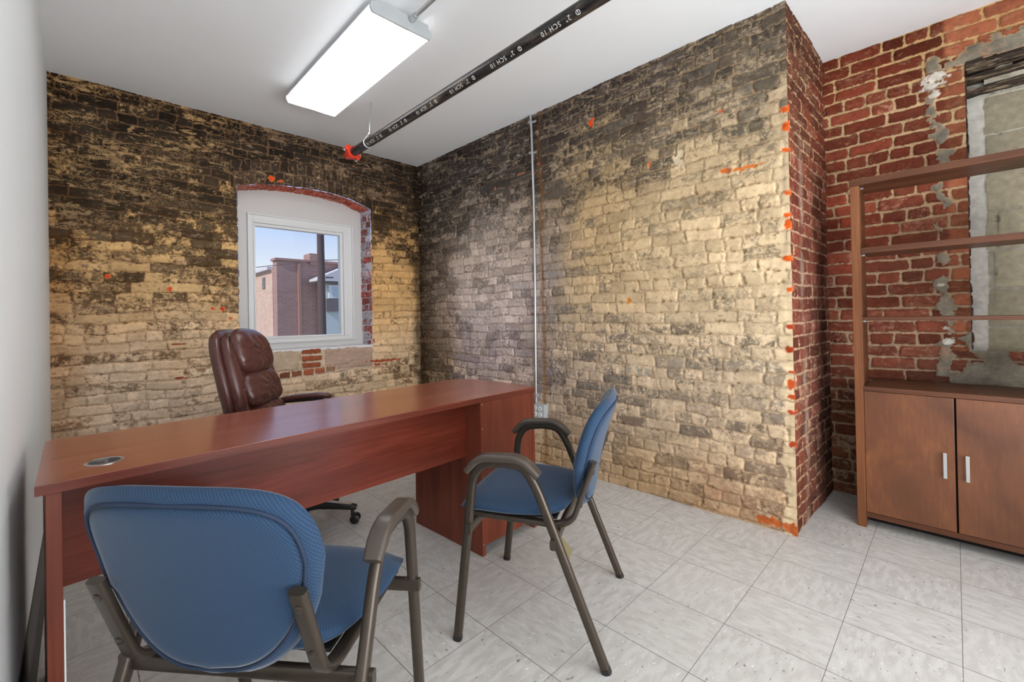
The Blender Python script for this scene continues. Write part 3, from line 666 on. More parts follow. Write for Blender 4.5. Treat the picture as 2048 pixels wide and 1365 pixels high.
def rec_extra(D):
    U, Z = D['U'], D['Z']
    n_ = (fbm(U * 7, Z * 7, 4, 31) - .5)
    # ragged strip of grey cement beside the blocked window, and below its sill
    q_ = np.abs(U - (.078 + n_ * .10)) - .012 - (fbm(U * 16, Z * 16, 4, 37) - .5) * .13
    m_ = sstep(q_, .012, -.008) * (Z > .76) * (Z < 2.45)
    m2 = sstep(fbm(U * 9, Z * 9, 4, 33) + sstep(U, .16, .05) * .20 - sstep(Z, .80, .92) * .5 * (U > .02), .60, .68) * (Z < 1.0) * (Z > .5) * (U < .2)
    m3 = sstep(Z - .02 * n_, OZ1 - .01, OZ1 + .012) * sstep(Z + (fbm(U * 10, Z * 14, 4, 38) - .5) * .20, OZ1 + .085, OZ1 + .045) * (U < .12)
    m_ = np.clip(m_ + m2 + m3, 0, 1)
    D['mc'] = D['mc'] * (1 - m_[..., None]) + Ln((128, 121, 108)) * m_[..., None] * (.7 + .7 * fbm(U * 14, Z * 14, 4, 39))[..., None]
    D['d'] = np.where(m_ > .5, -.01, D['d']); D['add'] = D['add'] + m_ * (.008 + fbm(U * 18, Z * 18, 3, 35) * .012)
    # orange, chipped bricks at the jamb
    j_ = sstep(U, .055, .035) * (Z > OZ0) * (1 - m_)
    D['bc'] = D['bc'] * (1 - j_[..., None]) + (Ln((146, 80, 56)) * (.6 + .8 * D['r'][1])[..., None]) * j_[..., None]
def rec_hole(u, z): return (u < OY) & (z > OZ0) & (z < OZ1)
brick_surface('wall_recess', lambda U, Z: (U * 0 + XR, U, Z), lambda U, Z: (U * 0 - 1, U * 0, U * 0), -1.35, YC + .012, 0, H + .01, K, seed=17, extra=rec_extra, hole=rec_hole, bw=np.array([.92, 1.08, 1.10]), flip=True, blen=.205, course=.071, joint=.011, slop=.75, round_=.010, grime=.75,
              spots=[(.09, 2.40, .045, .032, (214, 208, 196)), (.085, 2.31, .022, .03, (200, 192, 178)), (.10, 2.355, .05, .02, (206, 200, 188)), (.055, .95, .03, .022, (200, 196, 186)), (.08, 1.26, .016, .008, (196, 190, 176)), (.06, 1.02, .014, .010, (180, 176, 166))], header=5)
brick_surface('trim_7', lambda U, Z: (U, U * 0 + OY, Z), lambda U, Z: (U * 0, U * 0 - 1, U * 0), XR - .002, 3.50, OZ0, OZ1, [(3.4, 1.5, .3, (130, 122, 108), (120, 66, 48), (130, 122, 110), .2), (3.4, 2.2, .3, (130, 122, 108), (80, 56, 44), (120, 112, 100), .2)], seed=19, step=.008)
# block infill
def cmu_extra(D):
    U, Z = D['U'], D['Z']
    n_ = (fbm(U * 8, Z * 3, 4, 41) - .5) * .05
    m_ = np.maximum(sstep(U + n_, -.105, -.085), sstep(Z + n_ * .4 , 2.255, 2.275))
    D['mc'] = D['mc'] * (1 - m_[..., None]) + Ln((196, 192, 184)) * m_[..., None]
    D['d'] = np.where(m_ > .5, -.01, D['d'])
    D['bc'] = Ln((152, 143, 122)) * (.84 + .22 * D['r'][1] + (fbm(U * 3, Z * 3, 3, 43) - .5) * .5)[..., None]; D['cov'] = D['cov'] * 0 - .3
brick_surface('window_2', lambda U, Z: (U * 0 + 3.47, U, Z), lambda U, Z: (U * 0 - 1, U * 0, U * 0), -1.25, OY + .004, OZ0 - .02, OZ1 + .04,
              [(-.3, 2.2, .0, (176, 172, 148), (150, 146, 124), (178, 172, 156), 0), (-.3, 1.6, .0, (166, 160, 140), (140, 136, 120), (156, 150, 136), 0), (-.3, 1.1, .0, (164, 160, 142), (136, 130, 116), (150, 144, 132), 0), (-.9, 1.6, .0, (166, 160, 140), (140, 136, 120), (156, 150, 136), 0)],
              seed=23, course=.205, blen=.405, joint=.010, extra=cmu_extra, header=99, round_=.014, slop=.35, depth=.002, flip=True, grime=.30)
# rotten timber head over the blocked window
t = NT('rotten_timber'); tc = t.n('TexCoord').outputs['Object']; n1 = t.noise(t.scale(tc, 60, 6, 60), 1.2, 5, .6, .8); n2 = t.noise(tc, 26, 4)
t.set(t.ramp(n1, [(.30, L(18, 12, 8)), (.50, L(52, 38, 28)), (.64, L(128, 110, 86)), (.75, L(176, 166, 148))]), .85); t.bump(n1, .9, .006); M['timber'] = t.m
hd = empty('trim_8', (3.42, -.60, OZ1 - .16)); tag(hd, kind='structure')
def rough_beam(name, x0, x1, z0, z1, mat, amp, seed, y1=.566, y0=-.634):
    ny, nx, nz_ = 90, 5, 5
    def P(y, a, b_):
        x = x0 + (x1 - x0) * a; z = z0 + (z1 - z0) * b_
        n_ = float(fbm(np.array(y * 9.), np.array(a * 2.3 + b_ * 5.1), 4, seed)) - .5; m_ = float(fbm(np.array(y * 30.), np.array(a * 4 + b_ * 9.), 3, seed + 2)) - .5
        return (x + (n_ * 2 + m_) * amp * (1 if a < .5 else 0), y, z + (m_ * 1.4 + n_) * amp)
    sec = [(0, i / nz_) for i in range(nz_)] + [(i / nx, 1) for i in range(nx)] + [(1, 1 - i / nz_) for i in range(nz_)] + [(1 - i / nx, 0) for i in range(nx)]
    bm = bmesh.new(); rg = []
    for i in range(ny + 1):
        y = y0 + (y1 - y0) * i / ny; rg.append([bm.verts.new(P(y, *q)) for q in sec])
    for i in range(ny):
        for j in range(len(sec)): bm.faces.new((rg[i][j], rg[i][(j + 1) % len(sec)], rg[i + 1][(j + 1) % len(sec)], rg[i + 1][j]))
    bm.faces.new(rg[0]); bm.faces.new(rg[-1][::-1])
    return obj(name, bm, M[mat], hd, smooth=35)
M['old_mortar'] = simple('pale_mortar', (176, 168, 150), .9, var=.35, scale=25)
rough_beam('timber_lintel', -.050, .045, .118, .166, 'timber', .016, 51)
rough_beam('timber_lintel', -.012, .045, .066, .100, 'timber', .012, 53)
rough_beam('timber_lintel', .012, .045, .0, .034, 'timber', .008, 57)
for k_, (y1_, y0_, z0_, z1_) in enumerate(((.50, .33, .044, .064), (.30, .20, .036, .058), (.17, .02, .040, .066), (.46, .40, .100, .116), (.36, .10, .102, .118), (-.05, -.3, .04, .066))):
    rough_beam('mortar_chunk', .006, .045, z0_, z1_, 'old_mortar', .006, 60 + k_, y1_, y0_)

# --- plain shell ------------------------------------------------
def struct(name, x0, x1, y0, y1, z0, z1, mat): return tag(box(name, x0, x1, y0, y1, z0, z1, mat), kind='structure')
struct('floor', -.3, 3.7, -1.5, 4.1, -.08, 0, M['floor'])
struct('ceiling', -.3, 3.7, -1.5, 4.1, H, H + .08, M['ceiling'])
struct('wall_left', -.30, -.125, -1.4, 4.0, 0, H, M['white_wall'])
struct('wall_near', -.3, 3.5, -1.50, -1.38, 0, H, M['white_wall'])
bm = bmesh.new()
add_sweep(bm, [(-.125, -1.35, 0), (-.125, YW - .01, 0)], [(0, 0), (0, -.17), (.003, -.170), (.006, -.160), (.007, -.02), (.016, -.006), (.020, 0)], side=(1, 0, 0))
tag(obj('baseboard_left', bm, M['black_rubber'], smooth=30), kind='structure')

# ------------------------------------------------------------------ window in the arched opening
YP = 4.143
win = tag(empty('window_1', (1.437, YP, WZ0)), kind='structure')
def wl(x0, x1, y0, y1, z0, z1): return (x0 - 1.437, x1 - 1.437, y0 - YP, y1 - YP, z0 - WZ0, z1 - WZ0)
# arched filler panel around the sash
def ring_frame(name, o_, i_, y0, y1, mat, bevel=.003):
    bm = bmesh.new(); (a0, a1, b0, b1), (c0, c1, d0, d1) = o_, i_
    for (x0, x1, z0, z1) in ((a0, c0, b0, b1), (c1, a1, b0, b1), (c0, c1, b0, d0), (c0, c1, d1, b1)):
        add_box(bm, *wl(x0, x1, y0, y1, z0, z1))
    bmesh.ops.remove_doubles(bm, verts=bm.verts, dist=1e-5)
    return obj(name, bm, mat, win, bevel=bevel)
bm = bmesh.new()
CX0, CX1, CZ0, CZ1 = .998, 1.896, .949, 2.034
us = np.linspace(WX0 - .02, WX1 + .02, 40)
def fc(pts):
    f_ = bm.faces.new([bm.verts.new((p[0] - 1.437, 0, p[1] - WZ0)) for p in pts])
for i_ in range(39):
    u0_, u1_ = us[i_], us[i_ + 1]
    fc([(u0_, CZ1 - .01), (u1_, CZ1 - .01), (u1_, archz(u1_) + .02), (u0_, archz(u0_) + .02)])
fc([(WX0 - .02, WZ0 - .02), (CX0 + .01, WZ0 - .02), (CX0 + .01, CZ1 - .01), (WX0 - .02, CZ1 - .01)])
fc([(CX1 - .01, WZ0 - .02), (WX1 + .02, WZ0 - .02), (WX1 + .02, CZ1 - .01), (CX1 - .01, CZ1 - .01)])
fc([(CX0 + .01, WZ0 - .02), (CX1 - .01, WZ0 - .02), (CX1 - .01, CZ0 + .01), (CX0 + .01, CZ0 + .01)])
bmesh.ops.remove_doubles(bm, verts=bm.verts, dist=1e-5)
pn = obj('surround_panel', bm, M['window_panel'], win)
so = pn.modifiers.new('solid', 'SOLIDIFY'); so.thickness = .05; so.offset = 0
ring_frame('casing', (CX0, CX1, CZ0, CZ1), (CX0 + .012, CX1 - .012, CZ0 + .012, CZ1 - .012), YP - .048, YP + .02, M['white_trim'])
ring_frame('frame', (CX0 + .012, CX1 - .012, CZ0 + .012, CZ1 - .012), (1.040, 1.836, .985, 1.978), YP - .036, YP + .06, M['white_trim'])
sash = ring_frame('sash', (1.040, 1.836, .985, 1.978), (1.046, 1.800, .9905, 1.958), YP - .046, YP + .05, M['white_trim'])
ring_frame('glazing_bead', (1.046, 1.800, .9905, 1.958), (1.058, 1.776, 1.002, 1.933), YP - .026, YP + .03, M['white_trim'])
t = NT('window_glass'); fr = t.n('Fresnel', i={'IOR': 1.35}); gl = t.n('BsdfGlossy', i={'Roughness': .02}); tr = t.n('BsdfTransparent', i={'Color': (.97, .98, .985, 1)}); mx = t.n('MixShader')
t.l(fr.outputs[0], mx.inputs[0]); t.l(tr.outputs[0], mx.inputs[1]); t.l(gl.outputs[0], mx.inputs[2]); t.l(mx.outputs[0], t.out.inputs[0]); M['glass'] = t.m
bm = bmesh.new(); add_box(bm, *wl(1.056, 1.778, YP + .006, YP + .010, 1.0, 1.935)); obj('pane', bm, M['glass'], win)

def prof_y(name, pts, y0, y1, mat, parent, **kw):
    bm = bmesh.new()
    a = [bm.verts.new((p[0], y0, p[1])) for p in pts]; b2 = [bm.verts.new((p[0], y1, p[1])) for p in pts]
    n = len(pts); bm.faces.new(a); bm.faces.new(b2[::-1])
    for i in range(n): bm.faces.new((a[i], a[(i + 1) % n], b2[(i + 1) % n], b2[i]))
    return obj(name, bm, mat, parent, **kw)
# ------------------------------------------------------------------ outside
def facade(name, c1, c2, mort, course=.075, blen=.22):
    t = NT(name); tc = t.n('TexCoord').outputs['Object']; sp = t.n('SeparateXYZ'); t.l(tc, sp.inputs[0])
    cb = t.n('CombineXYZ'); t.l(t.math('ADD', sp.outputs[0], sp.outputs[1]), cb.inputs[0]); t.l(sp.outputs[2], cb.inputs[1])
    br = t.n('TexBrick', i={'Scale': 1.0, 'Mortar Size': .008, 'Brick Width': blen, 'Row Height': course, 'Color1': L(c1) + (1,), 'Color2': L(c2) + (1,), 'Mortar': L(mort) + (1,)})
    t.l(cb.outputs[0], br.inputs[0])
    n_ = t.noise(tc, 1.2, 5, .6); n2_ = t.noise(t.scale(tc, 1, 1, 8), 1.5, 3)
    t.set(t.mix(1.0, br.outputs[0], t.mix(t.math('ADD', t.math('MULTIPLY', n_, .6), t.math('MULTIPLY', n2_, .4)), (.7, .7, .7), (1.3, 1.28, 1.26)), 'MULTIPLY'), .9)
    return t.m
M['fac_red'] = facade('red_brick_facade', (172, 134, 126), (160, 124, 117), (176, 148, 142))
M['fac_sunlit'] = facade('brick_side_sunlit', (216, 180, 160), (200, 164, 146), (214, 190, 172))  # same brick as the front; sunlight on this side put into the paler colour
M['coping'] = simple('stone_coping', (168, 130, 120), .8)
M['pole'] = simple('dark_timber_pole', (92, 78, 78), .9)
M['render_wall'] = simple('pale_render', (206, 212, 208), .8)
M['dark_band'] = simple('grey_panel', (120, 112, 112), .7)
M['roof_edge'] = simple('grey_fascia', (214, 210, 212), .7)
M['wall_glass'] = simple('blue_reflecting_glass', (190, 204, 210), .15)
b = tag(empty('brick_building', (4.74, 16, -4)), 'mauve-red brick building with a flat parapet, seen across the way through the window', 'building')
box('front_wall', 0, 9, 0, .4, 0, 7.18, M['fac_red'], b); box('side_wall', -.02, .38, .4, 14, 0, 6.95, M['fac_sunlit'], b)
box('parapet_coping', -.06, 9.05, -.06, .46, 7.18, 7.26, M['coping'], b); box('side_eave', -.16, .5, .46, 14, 6.9, 7.0, M['roof_edge'], b)
box('roof', .38, 9, .4, 14, 6.6, 6.75, M['dark_band'], b)
box('downpipe', .66, .74, -.08, 0, 0, 7.1, M['coping'], b)
ch = box('chimney', 1.06, 1.40, -.05, .55, 7.1, 7.50, M['fac_red'], b)
box('wall_vent', -.045, -.02, 1.2, 1.5, 6.3, 6.7, M['dark_band'], b); box('side_pipe', -.10, -.02, 8.2, 8.4, 0, 5.6, M['dark_void'], b)
box('lean_to', -.05, -.021, 8.6, 13, 0, 4.6, M['roof_edge'], b)
pl = tag(empty('utility_pole', (3.55, 9.0, -4)), 'dark wooden utility pole standing in front of the red brick building', 'pole')
bm = bmesh.new(); add_cyl(bm, (-.03, 0, 0), (-.07, 0, 7.6), .085, 16, .066); obj('post', bm, M['pole'], pl, smooth=60)
bm = bmesh.new(); add_cyl(bm, (0.02, -.02, 6.0), (0.14, -.10, 6.0), .015, 6); obj('bracket', bm, M['pole'], pl)
bm = bmesh.new(); add_sweep(bm, [(-6, 14, 6.7), (-3, 7, 6.25), (0, 0, 6.35), (1.5, -1, 6.4)], circ(.008, 6)); obj('cable', bm, M['pole'], pl)
h2 = tag(empty('small_house', (6.07, 15.12, -4)), 'pale rendered house with a low gable, right of the pole', 'house')
box('body', 0, 4, .2, .72, 0, 6.5, M['render_wall'], h2)
prof_y('gable_roof', [(-.34, 6.48), (-.34, 6.56), (2.6, 7.9), (5.4, 6.56), (5.4, 6.48)], .0, .73, M['roof_edge'], h2)
box('fascia', -.25, 4.2, .06, .30, 6.40, 6.478, M['dark_band'], h2)
wd = box('window', .10, 2.2, .14, .198, 5.9, 6.36, M['white_trim'], h2); box('glazing', .22, 2.1, .125, .139, 5.96, 6.30, M['wall_glass'], wd)
box('band', 0, 4, .12, .198, 5.45, 5.88, M['dark_band'], h2)
tag(box('ground', -30, 40, 4.4, 60, -4.3, -4.0, simple('street_asphalt', (130, 128, 126), .9)), kind='structure')

# ------------------------------------------------------------------ ceiling light
fx_, fy_, fz_ = 1.166, 2.526, 2.585
fxt = tag(empty('fluorescent_light', (fx_, fy_, 2.70)), 'long white wraparound fluorescent light fixed under the ceiling', 'ceiling light')
HL = .597
hz = lambda z: z - 2.70
prof_y('housing', [(-.150, hz(2.618)), (-.150, hz(2.658)), (-.06, hz(2.662)), (.06, hz(2.662)), (.150, hz(2.658)), (.150, hz(2.618))], -HL, HL, M['white_metal'], fxt, bevel=.003)
t = NT('glowing_prismatic_lens'); tc = t.n('TexCoord').outputs['Object']; sp = t.n('SeparateXYZ'); t.l(tc, sp.inputs[0])
xs = sp.outputs[0]
w1 = t.math('POWER', 2.718, t.math('MULTIPLY', t.math('POWER', t.math('SUBTRACT', xs, -.055), 2.0), -420.0))
w2 = t.math('POWER', 2.718, t.math('MULTIPLY', t.math('POWER', t.math('SUBTRACT', xs, .055), 2.0), -420.0))
w3 = t.math('SUBTRACT', 1.0, t.math('POWER', 2.718, t.math('MULTIPLY', t.math('POWER', t.math('ADD', xs, .004), 2.0), -500.0)))
em = t.math('MULTIPLY_ADD', t.math('POWER', w3, 3.0), .95, .095)
em = t.math('MULTIPLY', em, t.step(t.math('ABSOLUTE', xs), .150, .160, 1.0, .07))
t.set((.9, .9, .9), .3); t.b.inputs['Emission Color'].default_value = (.985, .99, 1, 1); t.l(t.math('MULTIPLY', em, LENS_EMIT), t.b.inputs['Emission Strength']); M['lens'] = t.m
prof_y('diffuser', [(-.168, hz(2.622)), (-.168, hz(2.610)), (-.157, hz(2.588)), (-.15, hz(2.585)), (.15, hz(2.585)), (.157, hz(2.588)), (.168, hz(2.610)), (.168, hz(2.622))], -HL + .006, HL - .006, M['lens'], fxt)
for s_ in (-1, 1):
    y0, y1 = (-HL - .004, -HL + .006) if s_ < 0 else (HL - .006, HL + .004)
    prof_y('end_cap', [(-.171, hz(2.628)), (-.172, hz(2.606)), (-.160, hz(2.584)), (.160, hz(2.584)), (.172, hz(2.606)), (.171, hz(2.628)), (.152, hz(2.640)), (.150, hz(2.660)), (-.150, hz(2.660)), (-.152, hz(2.640))], y0, y1, M['grey_metal'], fxt, bevel=.001)
for y_ in (-.4, .4):
    bm = bmesh.new(); add_box(bm, -.03, .03, y_ - .03, y_ + .03, hz(2.66), 0); obj('mounting_spacer', bm, M['white_metal'], fxt)
cd = tag(empty('ceiling_conduit', (1.214, 1.92, 2.675)), 'short run of shiny metal conduit leading along the ceiling to the end of the light', 'conduit')
bm = bmesh.new(); add_cyl(bm, (0, -.03, -.035 + .0), (0, -3.25, .0), .0105, 14); obj('tube', bm, M['galv'], cd, smooth=60)
bm = bmesh.new(); add_cyl(bm, (0, -.002, -.035), (0, -.028, -.0345), .017, 8); add_cyl(bm, (0, -.028, -.0345), (0, -.045, -.034), .0145, 16); obj('connector', bm, M['galv'], cd, smooth=30)

# ------------------------------------------------------------------ sprinkler pipe
PX, PZ, PR = 1.522, 2.420, .0315
pp = tag(empty('sprinkler_pipe', (PX, 3.30, PZ)), 'black steel sprinkler pipe hanging below the ceiling, stencilled with white marks', 'pipe')
bm = bmesh.new(); add_cyl(bm, (0, 0, 0), (0, -4.6, 0), PR, 40); obj('tube', bm, M['pipe'], pp, smooth=60)
# grooved coupling and cap
def coup(r0, r1, y0, y1, n=36):
    bm = bmesh.new(); rr_ = []
    for (y, r) in ((y0, r0), (y0, r1 * .96), (y0 + .006, r1), (y1 - .006, r1), (y1, r1 * .96), (y1, r0)):
        rr_.append([bm.verts.new((r * math.cos(2 * math.pi * i / n), y, r * math.sin(2 * math.pi * i / n))) for i in range(n)])
    for i in range(len(rr_)):
        a, b2 = rr_[i], rr_[(i + 1) % len(rr_)]
        for j in range(n): bm.faces.new((a[j], a[(j + 1) % n], b2[(j + 1) % n], b2[j]))
    return bm
cp = obj('coupling', coup(.030, .047, -.052, .004), M['red_paint'], pp, smooth=40)
for s_ in (-1, 1):
    bm = bmesh.new(); add_box(bm, min(s_ * .040, s_ * .066), max(s_ * .040, s_ * .066), -.044, -.004, -.020, .020)
    lg = obj('coupling_lug', bm, M['red_paint'], cp, bevel=.004); lg.rotation_euler = (0, math.radians(35), 0)
    bm = bmesh.new(); x_ = s_ * .056
    add_sweep(bm, [(x_, -.024, z_) for z_ in (-.036, -.0325, -.032, -.0225, -.022, .022, .0225, .032, .0325, .042)], circ(.005, 10), scales=[1, 1, 2, 2, 1, 1, 2, 2, 1, 1])
    bo = obj('coupling_bolt', bm, M['steel'], cp); bo.rotation_euler = (0, math.radians(35), 0)
bm = bmesh.new(); add_sweep(bm, [(0, -.006, 0), (0, .05, 0), (0, .075, 0), (0, .082, 0)], circ(.031, 28), scales=[1, 1, .8, .3]); obj('end_cap', bm, M['red_paint'], pp, smooth=50)
# stencilled writing, wrapped round the lower left of the tube
def stencil(txt, y0, size):
    cu = bpy.data.curves.new('writing', 'FONT'); cu.body = txt; cu.size = size; cu.space_character = 1.22
    o_ = bpy.data.objects.new('writing', cu); C.objects.link(o_)
    dg = bpy.context.evaluated_depsgraph_get(); dg.update()
    me = bpy.data.meshes.new_from_object(o_.evaluated_get(dg)); bpy.data.objects.remove(o_); bpy.data.curves.remove(cu)
    bm = bmesh.new(); bm.from_mesh(me); bpy.data.meshes.remove(me)
    bmesh.ops.triangulate(bm, faces=bm.faces)
    bmesh.ops.subdivide_edges(bm, edges=[e_ for e_ in bm.edges if e_.calc_length() > .005], cuts=2)
    for v in bm.verts:
        a_ = math.radians(50) + (v.co.y - size * .35) / PR; y = v.co.x + y0
        v.co = (-math.cos(a_) * (PR + .0006), y, -math.sin(a_) * (PR + .0006))
    return bm
for y_ in (1.09, 1.432, 1.775, 2.120, 2.455, 2.775, .75, .41):
    o_ = obj('stencilled_writing', stencil('O  2"  SCH 10', y_ - 3.30, .030), M['text_white'], pp)
    bm = stencil('I', y_ - 3.30 + .0085, .030); o2 = obj('stencilled_emblem', bm, M['text_white'], o_)
hg = tag(empty('pipe_hanger', (PX, 3.02, 2.70)), 'thin threaded rod with a ring clamp holding the black pipe', 'pipe hanger')
bm = bmesh.new(); add_cyl(bm, (.003, -.05, 0), (.003, -.02, -.222), .0045, 10); obj('rod', bm, M['galv'], hg, smooth=60)
bm = bmesh.new(); ring_ = [(PR + .0022) * 1 for _ in range(1)]
add_sweep(bm, [((PR + .002) * math.sin(a_), 0, PZ - 2.70 + (PR + .002) * math.cos(a_)) for a_ in [2 * math.pi * i / 40 for i in range(40)]], rrect(.012, .003, .001, 2), side=(0, 1, 0), closed=True)
obj('ring', bm, M['white_metal'], hg, smooth=40)
bm = bmesh.new(); add_sweep(bm, [(.018, 0, -.248), (.012, -.008, -.232), (.003, -.02, -.218), (-.006, -.016, -.226), (-.018, 0, -.248)], rrect(.012, .003, .001, 2)); add_cyl(bm, (.003, -.021, -.225), (.003, -.02, -.212), .010, 6)
obj('swivel_nut', bm, M['galv'], hg)

# ------------------------------------------------------------------ wall conduit and outlet box
cy_ = 2.325; cxw = XL(cy_)
wc = tag(empty('wall_conduit', (cxw - .018, 2.325, .46)), 'thin grey metal conduit running down the sooty brick wall to the outlet box', 'conduit')
bm = bmesh.new(); add_sweep(bm, [(0, 0, 0), (0, -.006, .5), (0, -.014, 1.0), (0, -.016, 1.6), (0, -.008, 2.1), (0, 0, 2.24)], circ(.0098, 14)); obj('tube', bm, M['galv'], wc, smooth=60)
for z_ in (.06, 1.94, 2.18):
    bm = bmesh.new(); add_box(bm, -.012, .020, -.016, .016, z_ - .009, z_ + .009); add_box(bm, .008, .020, -.045, .0, z_ - .009, z_ + .009); obj('strap', bm, M['galv'], wc, bevel=.002)
bm = bmesh.new(); add_cyl(bm, (0, 0, -.002), (0, 0, .022), .014, 12); obj('connector', bm, M['galv'], wc)
ob = tag(empty('outlet_box', (2.495, 2.275, .41)), 'grey metal surface box with four round white outlets beside the desk end', 'outlet')
box('box', -.006, XL(2.275) - 2.495 - .002, -.061, .058, -.052, .050, M['grey_metal'], ob, bevel=.004)
box('cover', -.010, -.006, -.064, .061, -.055, .053, M['grey_metal'], ob, bevel=.002)
for y_ in (-.026, .026):
    for z_ in (-.024, .022):
        bm = bmesh.new(); add_sweep(bm, [(-.010, y_, z_), (-.0145, y_, z_)], circ(.0175, 24)); r_ = obj('receptacle', bm, M['outlet_white'], ob)
        for s_ in (-1, 1):
            bm = bmesh.new(); add_box(bm, -.0152, -.0144, y_ + s_ * .006 - .0012, y_ + s_ * .006 + .0012, z_ - .002, z_ + .007); obj('slot', bm, M['black_plastic'], r_)
        bm = bmesh.new(); add_cyl(bm, (-.0152, y_, z_ - .008), (-.0144, y_, z_ - .008), .0025, 8); obj('ground_hole', bm, M['black_plastic'], r_)
pg = tag(empty('power_plug', (2.49, 2.36, .475)), 'small black plug and lead tucked behind the desk corner above the outlet box', 'plug')
bm = bmesh.new(); add_sweep(bm, [(0, 0, 0), (.006, -.012, .004), (.010, -.026, 0), (.012, -.04, -.01)], circ(.010, 12), scales=[.6, 1, 1, .7]); obj('plug', bm, M['black_plastic'], pg, smooth=60)

# ------------------------------------------------------------------ desk
DA = math.atan2(.089, 1.832)
desk = tag(empty('executive_desk', (-.078, 1.533, 0), DA), 'long cherry-coloured laminate desk reaching from the white wall, with one pedestal', 'desk')
top = [(0, 0), (1.832, 0), (1.846, .11), (1.853, .296), (1.848, .45), (1.832, .525), (1.803, .572), (1.765, .596), (1.717, .606), (1.598, .597), (1.2, .590), (.7, .582), (.025, .582)]
bm = bmesh.new()
hole = [(.133 + .036 * math.cos(a_), .130 + .036 * math.sin(a_)) for a_ in [2 * math.pi * i / 28 for i in range(28)]]
def tri_face(z):
    vo_ = [bm.verts.new((p[0], p[1], z)) for p in top]; vh = [bm.verts.new((p[0], p[1], z)) for p in hole]
    es = [bm.edges.new((vo_[i], vo_[(i + 1) % len(vo_)])) for i in range(len(vo_))] + [bm.edges.new((vh[i], vh[(i + 1) % 28])) for i in range(28)]
    bmesh.ops.triangle_fill(bm, use_beauty=True, edges=es); return vo_, vh
o0, h0 = tri_face(.725); o1, h1 = tri_face(.750)
for A_, B_ in ((o0, o1), (h0, h1)):
    for i in range(len(A_)): bm.faces.new((A_[i], A_[(i + 1) % len(A_)], B_[(i + 1) % len(A_)], B_[i]))
dt = obj('desktop', bm, M['desk_top'], desk, bevel=.0016)
bm = bmesh.new(); rr_ = []
for (r, z) in ((.0335, .728), (.0335, .752), (.036, .7535), (.042, .7515), (.042, .750), (.0355, .750), (.0355, .728)):
    rr_.append([bm.verts.new((.133 + r * math.cos(2 * math.pi * i / 36), .130 + r * math.sin(2 * math.pi * i / 36), z)) for i in range(36)])
for i in range(7):
    for j in range(36): bm.faces.new((rr_[i][j], rr_[i][(j + 1) % 36], rr_[(i + 1) % 7][(j + 1) % 36], rr_[(i + 1) % 7][j]))
gr = obj('cable_grommet', bm, M['steel'], desk, smooth=50); gr['label'] = 'silver ring round the cable hole'
M['desk_edge_shaded'] = wood('cherry_edge_shaded', (84, 36, 24), (108, 50, 35), (128, 64, 46), 0, .4, .8, bmp=0, spec=.3)
box('edge_shade_strip', .001, 1.831, -.0018, -.0002, .7262, .7488, M['desk_edge_shaded'], desk)  # strip added on the front edge, its weaker light painted as darker cherry
box('left_leg_panel', .018, .046, .004, .56, .0, .7245, M['desk_upright'], desk, bevel=.001)
bm = bmesh.new(); add_box(bm, .0465, .0495, .006, .014, .0, .46); obj('edge_strip', bm, M['white_metal'], desk)
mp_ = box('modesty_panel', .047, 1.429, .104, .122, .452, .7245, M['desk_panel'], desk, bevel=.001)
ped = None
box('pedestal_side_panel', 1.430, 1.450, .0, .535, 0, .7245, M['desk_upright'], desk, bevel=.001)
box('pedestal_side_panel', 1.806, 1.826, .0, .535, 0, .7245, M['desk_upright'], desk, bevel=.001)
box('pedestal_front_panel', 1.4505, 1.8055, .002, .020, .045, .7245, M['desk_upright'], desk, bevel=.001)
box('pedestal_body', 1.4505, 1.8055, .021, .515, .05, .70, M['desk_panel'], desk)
for z0, z1 in ((.06, .36), (.365, .53), (.535, .70)):
    dr = box('drawer', 1.4515, 1.8045, .516, .533, z0, z1, M['desk_upright'], desk, bevel=.001)
    bm = bmesh.new(); add_sweep(bm, fillet([(1.58, .533, (z0 + z1) / 2), (1.58, .555, (z0 + z1) / 2), (1.68, .555, (z0 + z1) / 2), (1.68, .533, (z0 + z1) / 2)], .01), circ(.005, 8)); obj('handle', bm, M['steel'], dr, smooth=50)
for (u_, z_) in ((1.4335, .055), (1.437, .715), (1.437, .60)):
    bm = bmesh.new(); add_cyl(bm, (u_ + .003, -.0012, z_), (u_ + .003, .001, z_), .0026, 8); obj('screw', bm, M['galv'], desk)

